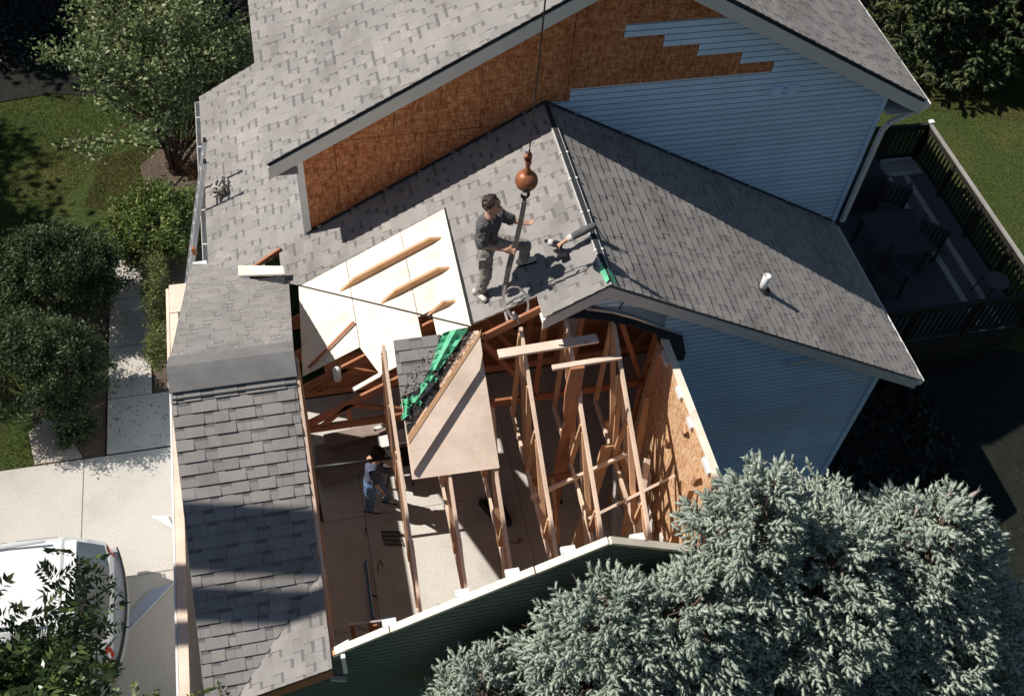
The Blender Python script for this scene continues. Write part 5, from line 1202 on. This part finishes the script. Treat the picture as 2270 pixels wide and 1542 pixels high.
def woody(name, label, cat, base, targets, nleaf, spread, leaf, wr, mat, seed, tail=.45, barkm='bark', r0=.03, flat=.3, group=None, curve=.25, stems=9, droop=0):
    """tree or shrub: limbs reach from the base to each target, leaves gather round their outer ends"""
    rg = np.random.default_rng(seed); R = random.Random(seed)
    t = empty(name, label, cat, base, group); P, Dd = [], []
    mb = MB(); mains = []
    tg = sorted(targets, key=lambda q: R.random())
    for k, q in enumerate(tg):
        q = Vector(q)
        if k < stems or not mains: root, rr_ = Vector(base)+Vector((R.uniform(-.12, .12), R.uniform(-.12, .12), 0)), r0
        else:
            m_ = min(mains, key=lambda m2: (m2[1]-q).length); j = R.randint(1, 4); root, rr_ = m_[2][j], r0*.5
        mid_ = root.lerp(q, .5)+Vector((R.uniform(-1, 1), R.uniform(-1, 1), R.uniform(0, 1)))*curve*(q-root).length*.5
        pts = [root*(1-u)**2+mid_*2*u*(1-u)+q*u*u for u in [i/7 for i in range(8)]]
        if k < stems: mains.append((root, q, pts))
        mb.tube(pts, [max(.004, rr_*(1-.85*i/7)) for i in range(8)], 5)
        n = nleaf; u = 1-np.abs(rg.normal(0, tail*.55, n)); u = np.clip(u, 0.05, 1.0)
        pa = np.array([list(p) for p in pts]); idx = u*7; i0 = np.minimum(idx.astype(int), 6); fr = (idx-i0)[:, None]
        base_p = pa[i0]*(1-fr)+pa[i0+1]*fr
        P.append(base_p+rg.normal(0, spread, (n, 3))*np.array([1, 1, .8])); dv = rg.normal(size=(n, 3)); dv[:, 2] = dv[:, 2]*.6+.1-droop; ax = np.array(list(pts[-1]-pts[-3])); Dd.append(dv+ax/np.linalg.norm(ax)*.6)
    P = np.concatenate(P); Dd = np.concatenate(Dd); keep = P[:, 2] > base[2]+.03; P, Dd = P[keep], Dd[keep]
    mb.build('trunk', M[barkm], t, True)
    leaf_mesh('crown', P, Dd, rg.uniform(leaf*.7, leaf*1.25, len(P)), wr, mat, t, rg, flat)
    return t
def ell(c, r_, n, seed, lo=-.2, shell=.6, up=0):
    R = random.Random(seed); out = []
    while len(out) < n:
        d_ = Vector((R.gauss(0, 1), R.gauss(0, 1), R.gauss(0, 1))).normalized()
        if d_.z < lo: continue
        k = shell+(1-shell)*R.random(); k *= R.uniform(.85, 1.12)
        out.append(Vector(c)+Vector((d_.x*r_[0], d_.y*r_[1], d_.z*r_[2]))*k)
    return out
M['leaf_a'] = mat_leaf('serviceberry_leaf', [(0.07, 0.105, 0.04), (0.15, 0.20, 0.08), (0.24, 0.285, 0.125), (0.36, 0.39, 0.22)], .5)
M['leaf_b'] = mat_leaf('bright_shrub_leaf', [(0.06, 0.10, 0.024), (0.13, 0.185, 0.04), (0.20, 0.245, 0.07), (0.29, 0.31, 0.12)], .5)
M['leaf_y'] = mat_leaf('yew_needle', [(0.022, 0.038, 0.013), (0.040, 0.066, 0.021), (0.065, 0.098, 0.033), (0.11, 0.15, 0.06)], .55, .1)
M['leaf_h'] = mat_leaf('hedge_leaf', [(0.055, 0.085, 0.02), (0.11, 0.15, 0.035), (0.19, 0.20, 0.06), (0.26, 0.25, 0.10)], .5)
M['leaf_f'] = mat_leaf('walnut_leaflet', [(0.032, 0.058, 0.02), (0.058, 0.098, 0.03), (0.098, 0.148, 0.047), (0.18, 0.225, 0.08)], .35, .2, .5)
M['leaf_d'] = mat_leaf('dark_tree_leaf', [(0.014, 0.024, 0.010), (0.028, 0.042, 0.016), (0.05, 0.068, 0.03)], .6, .15)
tb0 = V(-13.29, 14.03, .7)
woody('serviceberry_tree', 'loose multi-stemmed green tree left of the long grey roof', 'tree', tb0, ell(V(-13.2, 15.2, 7.0), (2.0, 2.15, 1.75), 95, 41, -.55, .45)+[V(-17.9, 16.4, 6.2), V(-17.6, 15.7, 6.6), V(-17.2, 12.8, 3.8), V(-16.6, 12.0, 3.4), V(-16.2, 18.6, 7.2)], 165, .13, .10, .55, M['leaf_a'], 42, .55, 'bark_red', .045, .35, curve=.22)
woody('leafy_shrub', 'bright green rounded shrub below the loose tree, beside the ladder', 'shrub', V(-13.9, 9.4, .7), ell(V(-13.9, 9.3, 1.6), (1.05, 1.1, .9), 110, 43, -.1, .7), 150, .08, .085, .45, M['leaf_b'], 44, .4, r0=.02)
woody('yew_bush', 'dark yew mound at the left, upper of the two', 'shrub', V(-17.7, 5.9, .7), ell(V(-17.6, 6.0, 2.6), (1.25, 1.0, 1.25), 240, 45, -.1, .8), 200, .075, .06, .42, M['leaf_y'], 46, .4, r0=.02, group='dark yews')
woody('yew_bush', 'dark yew mound at the left edge, lower of the two above the driveway', 'shrub', V(-18.1, 1.3, .7), ell(V(-18.0, 1.1, 2.7), (1.25, 1.0, 1.35), 240, 47, -.1, .8), 200, .075, .06, .42, M['leaf_y'], 48, .4, r0=.02, group='dark yews')
woody('ground_cover', 'small dark glossy ground-cover clump at the driveway corner', 'plant', V(-17.1, -.25, .7), ell(V(-17.1, -.25, .85), (.42, .36, .22), 40, 49, 0, .5), 40, .045, .06, .6, M['leaf_y'], 50, .5, r0=.008)
woody('shrub_row', 'narrow yellow-green shrub row between the path and the garage', 'shrub', V(-13.9, 3.9, .7), [V(-13.85+.42*rng.uniform(-1, 1), rng.uniform(1.6, 6.8), 1.1+rng.uniform(.3, 1.9)) for _ in range(120)], 80, .06, .055, .42, M['leaf_h'], 51, .4, r0=.012, stems=26)
# red-brown ornamental grass by the gutter
def grass_clump(name, label, base, n, h, mat, seed, spread=.25):
    rg = np.random.default_rng(seed); a = rg.uniform(0, 2*pi, n); ro = rg.uniform(.2, 1, n)*spread; P = np.array(list(base))+np.stack([np.cos(a)*ro*.3, np.sin(a)*ro*.3, np.zeros(n)], 1)
    Dv = np.stack([np.cos(a)*ro*1.6, np.sin(a)*ro*1.6, np.full(n, .5)], 1); t = empty(name, label, 'plant', base)
    leaf_mesh('blades', P, Dv, rg.uniform(.6, 1, n)*h, .035, mat, t, rg); return t
M['grass_red'] = mat_leaf('red_grass', [(.10, .045, .03), (.22, .10, .055), (.34, .22, .13)], .6)
grass_clump('ornamental_grass', 'reddish dry grass tuft beside the roof gutter under the loose tree', V(-12.0, 13.1, .7), 260, .75, M['grass_red'], 52)
woody('twiggy_bush', 'thin purple-brown bush behind the roof corner', 'shrub', V(-8.6, 17.5, .7), ell(V(-8.8, 17.3, 4.5), (.9, .9, 1.3), 34, 53, -.3, .5), 26, .10, .06, .5, M['leaf_a'], 54, .6, 'bark_red', .02)
# trees that stand outside the picture on the left and shade the lawn
for k, (lb, x, y, z, r_) in enumerate((('big leafy shade tree beyond the top left corner of the picture', -30, 31.5, 15, 3.6), ('leafy shade tree out of view left of the lawn', -33, 14.6, 15, 1.75), ('leafy shade tree far out on the left, behind the driveway', -38, 22, 17, 2.0), ('leafy shade tree standing behind the loose green tree, out of view', -22, 36, 14, 3.2), ('leafy shade tree behind the house roof, out of view', -12, 38, 14, 3.2))):
    woody('shade_tree', lb, 'tree', V(x, y, .7), ell(V(x, y, z), (r_, r_, r_*.85), 90, 60+k, -.6, .3), 110, .28, .22, .6, M['leaf_d'], 70+k, .6, r0=.16, group='shade trees around the yard', stems=4)
# ---- blue spruces in front of the garage
def shoot_template():
    """one bottle-brush shoot: fuzzy core and slanting needles, unit length along z"""
    v = [(0, 0, -.02)]; f = []
    for z, r_ in ((.22, .15), (.68, .17)):
        for j in range(5): a = 2*pi*j/5+z*2; v.append((cos(a)*r_, sin(a)*r_, z))
    v.append((0, 0, 1.0)); n = len(v)-1
    for j in range(5):
        m = (j+1) % 5; f.append((0, 1+m, 1+j)); f.append((n, 6+j, 6+m)); f.append((1+j, 1+m, 6+m)); f.append((1+j, 6+m, 6+j))
    R = random.Random(2)
    for k in range(18):
        z = .04+.9*k/17; a = k*2.4; l = .28*(1-.25*z)+R.uniform(-.02, .04); c_, s_ = cos(a), sin(a); i = len(v)
        v += [(c_*.06-s_*.045, s_*.06+c_*.045, z), (c_*.06+s_*.045, s_*.06-c_*.045, z), (c_*l, s_*l, z+.15)]; f.append((i, i+1, i+2))
    return np.array(v), np.array(f)
SV, SF = shoot_template()
def mat_spruce():
    m, n, b = newmat('spruce_needles'); r = rnd(n, True)
    c = ramp(n, r, [(0, (0.235, 0.285, 0.23)), (.35, (0.315, 0.37, 0.305)), (.7, (0.39, 0.445, 0.375)), (1, (0.47, 0.52, 0.44))])
    big = noise(n, coords(n), 2.2, 3); c = mixc(n, c, ramp(n, big, [(.3, (.78, .8, .78)), (.7, (1.12, 1.1, 1.08))]), 1.0, 'MULTIPLY')
    n.links.new(c, b.inputs['Base Color']); b.inputs['Roughness'].default_value = .6; b.inputs['Specular IOR Level'].default_value = .3; return m
M['spruce'] = mat_spruce(); M['spruce_new'] = plain('spruce_leader', (.40, .34, .31), .8, .2, 20)
def spruce(label, x, y, zt, ratio, depth, seed, mat='spruce', cover=1.0, group='blue spruces in front of the garage', sh=.118, cull=True, round_=.55):
    """sprays of shoots spread over a lumpy cone; each spray is a twig with side shoots in pairs and an end shoot"""
    rg = np.random.default_rng(seed); R = random.Random(seed); base = V(x, y, .7); t = empty('blue_spruce' if mat == 'spruce' else 'conifer_tree', label, 'tree', base, group)
    H_ = (zt-.7)*S; mb = MB(); mb.tube([base, base+Vector((0, 0, H_*.5)), base+Vector((0, 0, H_*.98))], [H_*.022, H_*.012, .008], 8)
    P, Dv, Ls = [], [], []; apex = base+Vector((0, 0, H_)); ph_ = [R.uniform(0, 6) for _ in range(6)]
    rad = lambda zz, a: (ratio*zz**.85*(1+.16*sin(2*a+ph_[0]+zz)+.13*sin(3*a+ph_[1]-2*zz)+.12*sin(5*a+ph_[2]+3.3*zz))+.05)
    area = 0; zz = .04
    while zz < depth:
        step = .10; per = 2*pi*rad(zz, 0); n = max(3, int(per*step*58*cover*sqrt(1+ratio**2)/(sh/.135)**2))
        for k in range(n):
            a = R.uniform(0, 2*pi); z_ = zz+R.uniform(0, step); lay = R.random(); q = rad(z_, a)*(1.0 if lay < .6 else R.uniform(.66, .95))*R.uniform(.9, 1.07)
            o_ = Vector((cos(a), sin(a), 0)); p = apex+o_*q-Vector((0, 0, z_))
            el = .95-.75*min(1, z_/1.3); ax = (o_*cos(el)+Vector((0, 0, 1))*sin(el)+Vector((R.gauss(0, .38), R.gauss(0, .38), R.gauss(0, .28)))).normalized()
            if R.random() < .35: mb.tube([apex-Vector((0, 0, max(0, z_-.05)))+o_*q*.15, p], [.010, .005], 4, False)
            side = ax.cross(Vector((R.gauss(0, .4), R.gauss(0, .4), 1))).normalized(); L_ = sh*R.uniform(1.2, 2.4)
            p0 = p-ax*L_*.5; u = .0; m = 0
            while u < L_:
                for g_ in (-1, 1):
                    dd = (ax*.72+side*g_*.75+ax.cross(side)*R.gauss(0, .3)).normalized(); P.append(p0+ax*u); Dv.append(dd); Ls.append(sh*R.uniform(.62, 1.0))
                if m % 2: P.append(p0+ax*u); Dv.append((ax*.5+ax.cross(side)*1.0+side*R.gauss(0, .3)).normalized()); Ls.append(sh*R.uniform(.5, .8))
                u += sh*.55; m += 1
            P.append(p0+ax*L_); Dv.append(ax); Ls.append(sh*R.uniform(.9, 1.25))
        zz += step
    for k in range(5): P.append(apex-Vector((0, 0, .05*k))); Dv.append(Vector((R.uniform(-.25, .25)*k, R.uniform(-.25, .25)*k, 1))); Ls.append(sh*(1.7-.15*k))
    P = np.array([list(p) for p in P]); Dv = np.array([list(p) for p in Dv]); Ls = np.array(Ls)
    if cull:     # branches stop at the garage walls
        keep = ~((P[:, 1] > -14.75*S) & (P[:, 0] < 2.8*S) & (P[:, 2] < (ze-.7)*S+.12)) & ~((P[:, 1] > -7.6*S) & (P[:, 2] < 6))
        P, Dv, Ls = P[keep], Dv[keep], Ls[keep]
    d_, s_, n_ = basis(Dv, rg); v = (P[:, None, :]+Ls[:, None, None]*(SV[None, :, 0, None]*s_[:, None, :]+SV[None, :, 1, None]*n_[:, None, :]+SV[None, :, 2, None]*d_[:, None, :]))
    f = SF[None]+(np.arange(len(P))*len(SV))[:, None, None]
    mb.build('trunk', M['bark'], t, True); tri_mesh('crown', v.reshape(-1, 3), f.reshape(-1, 3), M[mat], t)
    print('spruce', label[:20], len(P)); return t
GB = 'blue spruces in front of the garage'
spruce('tallest pale blue spruce, its tip in front of the blue garage gable', 1.05, -15.2, 17.1, .35, 3.6, 81)
spruce('pale blue spruce in the middle, between the tallest and the one with long shoots', 3.1, -15.9, 15.4, .62, 3.4, 86)
sb = spruce('pale blue spruce at the right with long bare leader shoots', 5.5, -15.7, 15.3, .62, 3.4, 82)
spruce('lower pale blue spruce hiding the dark front wall', -2.1, -15.9, 14.2, .62, 2.9, 83)
spruce('pale blue spruce filling the gap between the lower one and the tallest', -.3, -16.2, 14.6, .62, 3.0, 87)
spruce('small pale blue spruce top at the bottom edge below the dark wall', -4.9, -15.9, 10.9, .6, 1.6, 84)
spruce('outermost pale blue spruce at the right edge over the lawn', 8.0, -15.8, 11.2, .68, 2.4, 85)
R = random.Random(8)      # bare pinkish leaders standing out of the right spruce
for k, (dx, dy, dz, l, az) in enumerate(((.55, .3, -.25, .42, .5), (.75, .1, -.55, .36, .4), (.9, -.1, -1.0, .34, .15), (.15, .3, -.1, .30, 1.5), (-.35, .25, -.25, .28, 1.6))):
    a0 = V(5.5, -15.7, 15.3)+Vector((dx*.6, dy*.6, dz-.12)); d_ = Vector((cos(az), .25, sin(az)+.3)).normalized(); fz = SV.copy(); fz[:, :2] *= .42; q_ = d_.to_track_quat('Z', 'Y'); L2 = l*.95; tri_mesh('leader_shoot', [tuple(a0-d_*.12+q_ @ Vector(p)*L2) for p in fz.tolist()], SF, M['spruce_new'], sb)
M['conifer'] = mat_leaf('dark_conifer', [(0.022, 0.034, 0.014), (0.045, 0.062, 0.024), (0.075, 0.095, 0.04), (0.11, 0.13, 0.06)], .6, 0)
for k, (x, y, h_, lb) in enumerate(((25.6, 18.6, 13, 'dark conifer at the top right, nearest the roof corner'), (29.6, 17.2, 13, 'dark conifer at the top right, second from the roof'), (33.5, 18.5, 14, 'dark conifer in the top right corner of the picture'))):
    spruce(lb, x, y, h_, .42, 5.2, 90+k, 'conifer', .8, 'dark conifers behind the right lawn', .30, False)
# ---- broadleaf tree over the van and sapling at the garage corner
def pinnate(P, Dv, L_, rg, k=5):
    """leaflets in pairs along a stalk: returns leaf rows"""
    d, s, n = basis(Dv, rg); out, od, ol = [], [], []
    for i in range(k):
        t = .25+.75*i/(k-1)
        for sg_ in (-1, 1):
            out.append(P+d*(L_*t)[:, None]); od.append(d*.55+s*sg_*.9); ol.append(L_*.42)
    out.append(P+d*L_[:, None]); od.append(d); ol.append(L_*.45)
    return np.concatenate(out), np.concatenate(od), np.concatenate(ol)
def walnut(name, label, base, targets, per, seed, L0=.26, spread=.16, r0=.05, mat='leaf_f'):
    rg = np.random.default_rng(seed); R = random.Random(seed); t = empty(name, label, 'tree', base); mb = MB(); Ps, Ds = [], []; mains = []
    for k, q in enumerate(targets):
        root = Vector(base) if k < 4 else min(mains, key=lambda m: (m[-1]-q).length)[R.randint(3, 6)]
        mid_ = root.lerp(q, .5)+Vector((R.uniform(-.3, .3), R.uniform(-.3, .3), R.uniform(0, .4))); pts = [root*(1-u)**2+mid_*2*u*(1-u)+q*u*u for u in [i/7 for i in range(8)]]
        if k < 4: mains.append(pts)
        mb.tube(pts, [max(.005, (r0 if k < 4 else r0*.35)*(1-.85*i/7)) for i in range(8)], 6)
        n = per; u = np.clip(1-np.abs(rg.normal(0, .22, n)), .3, 1); pa = np.array([list(p) for p in pts]); i0 = np.minimum((u*7).astype(int), 6); fr = (u*7-i0)[:, None]
        Ps.append(pa[i0]*(1-fr)+pa[i0+1]*fr+rg.normal(0, spread, (n, 3))); dv = rg.normal(size=(n, 3)); dv[:, 2] = dv[:, 2]*.4-.05; Ds.append(dv)
    P, Dv = np.concatenate(Ps), np.concatenate(Ds); L_ = rg.uniform(L0*.7, L0*1.2, len(P)); P, Dv, L_ = pinnate(P, Dv, L_, rg)
    mb.build('trunk', M['bark'], t, True); leaf_mesh('crown', P, Dv, L_, .42, M[mat], t, rg, .55); return t
walnut('leafy_tree', 'dark green leafy tree at the lower left hiding most of the white minivan', V(-17.4, -13.6, .7), ell(V(-16.7, -12.9, 8.2), (1.05, .85, .85), 32, 96, -.5, .45)+[V(-14.4, -11.0, 9.0), V(-14.7, -10.5, 8.5), V(-17.9, -9.8, 8.0), V(-15.4, -10.9, 9.0)], 17, 97, .31, .18)
walnut('sapling', 'pale-leaved sapling at the bottom edge by the garage corner', V(-12.9, -15.2, .7), ell(V(-12.8, -14.6, 8.6), (.85, .35, .35), 10, 98, -.3, .4)+[V(-11.4, -14.6, 9.0)], 7, 99, .22, .10, .025, 'leaf_b')
woody('garden_shrub', 'low leafy shrub at the bottom left corner beside the driveway', 'shrub', V(-17.0, -12.2, .7), ell(V(-17.0, -12.2, 4.0), (1.0, .6, .9), 60, 100, -.4, .5), 60, .09, .10, .5, M['leaf_f'], 101, .5, r0=.03)
# ---- grass blades on the lawn areas in view
M['blade'] = mat_leaf('grass_blade', [(0.036, 0.056, 0.013), (0.078, 0.110, 0.025), (0.125, 0.155, 0.043), (0.20, 0.20, 0.08)], .6, .2, .2)
M['blade_dry'] = mat_leaf('dry_grass_blade', [(0.10, 0.085, 0.03), (0.19, 0.155, 0.06), (0.27, 0.22, 0.10), (0.10, 0.11, 0.035)], .7, .2, .2)
def lawn(name, polys, n, mat, label, seed, h=.06):
    rg = np.random.default_rng(seed); P = []
    for poly, share in polys:
        xs_ = [p[0] for p in poly]; ys_ = [p[1] for p in poly]; m = int(n*share); c = np.stack([rg.uniform(min(xs_), max(xs_), m*2), rg.uniform(min(ys_), max(ys_), m*2)], 1)
        k = np.array([inside(q, poly) for q in c]); P.append(c[k][:m])
    P = np.concatenate(P); P3 = np.stack([P[:, 0]*S, P[:, 1]*S, np.full(len(P), -.07)], 1); Dv = rg.normal(size=(len(P), 3)); Dv[:, 2] = np.abs(Dv[:, 2])*.8+.55
    d, s, nn = basis(Dv, rg); l = rg.uniform(.5, 1.3, len(P))[:, None]*h; v = np.stack([P3-s*.006, P3+s*.006, P3+d*l], 1).reshape(-1, 3)
    o_ = tri_mesh(name, v, np.arange(len(P)*3).reshape(-1, 3), mat); tag(o_, label, 'grass', kind='stuff')
lawn('grass', [([(-23, -1.2), (-18.6, -1.2), (-19.3, 2), (-20, 6), (-19, 12), (-15, 16.8), (-9, 17), (-9, 24), (-23, 24)], .42), ([(21.8, -17), (36, -8), (36, 22), (22, 22), (21.8, 8)], .42), ([(9.5, -20), (20, -16), (20, -8), (11, -8)], .16)], 110000, M['blade'], 'mown green lawn grass around the house', 110)
lawn('dry_grass', [([(-17.3, 12.2), (-14.9, 11.5), (-13.4, 13.2), (-14.3, 16.0), (-16.6, 15.5)], .5), ([(24, 13.5), (30, 11.5), (33, 13), (26, 17)], .5)], 16000, M['blade_dry'], 'dry yellowish grass patch under the loose tree and by the dark conifers', 111)
# leaf litter on the shaded path
vv, ff = [], []; R = random.Random(12)
for k in range(420):
    x, y = R.uniform(-15.9, -13.5), R.gauss(1.2, 2.2)
    if not -1.2 < y < 7: continue
    c = V(x, y, .72); q = Quaternion((R.uniform(-.3, .3), R.uniform(-.3, .3), 1), R.uniform(0, 6)); l = R.uniform(.010, .026); i = len(vv)
    vv += [tuple(c+q @ Vector(p)*l) for p in ((-1, 0, 0), (0, -.45, .15), (1, 0, 0), (0, .45, .15))]; ff.append((i, i+1, i+2, i+3))
tag(tri_mesh('fallen_leaves', vv, ff, M['litter']), 'dry leaves scattered over the shaded path', 'leaves', kind='stuff')

M['ivy_leaf'] = mat_leaf('ivy_leaf', [(0.003, 0.004, 0.002), (0.006, 0.008, 0.004), (0.009, 0.012, 0.006), (0.015, 0.020, 0.009)], .5, 0)  # near-black leaf colour carries on the painted shade
def painted_shade(label, poly, n, seed):
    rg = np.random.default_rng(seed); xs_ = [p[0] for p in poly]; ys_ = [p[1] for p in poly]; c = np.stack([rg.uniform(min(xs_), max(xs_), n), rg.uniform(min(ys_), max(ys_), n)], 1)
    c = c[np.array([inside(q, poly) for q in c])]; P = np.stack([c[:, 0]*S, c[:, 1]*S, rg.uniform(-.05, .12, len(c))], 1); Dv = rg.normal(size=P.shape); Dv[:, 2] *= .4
    o_ = leaf_mesh('ground_cover', P, Dv, rg.uniform(.07, .16, len(P)), .8, M['ivy_leaf'], None, rg, .6, 'stuff'); tag(o_, label, 'ground cover')  # leaves added to give the painted shade some texture
painted_shade('very dark low ground cover in the shade right of the garage', [(10.7, -7.5), (10.7, -2.6), (17, -2.6), (16.5, -8), (13, -11), (10.5, -13), (2.6, -13), (2.6, -7.5)], 5000, 120)
painted_shade('very dark woodland undergrowth in the top left corner', [(-26, 22.5), (-19, 22.5), (-15, 21.0), (-8, 19.3), (-7.7, 32), (-28, 32)], 7000, 121)
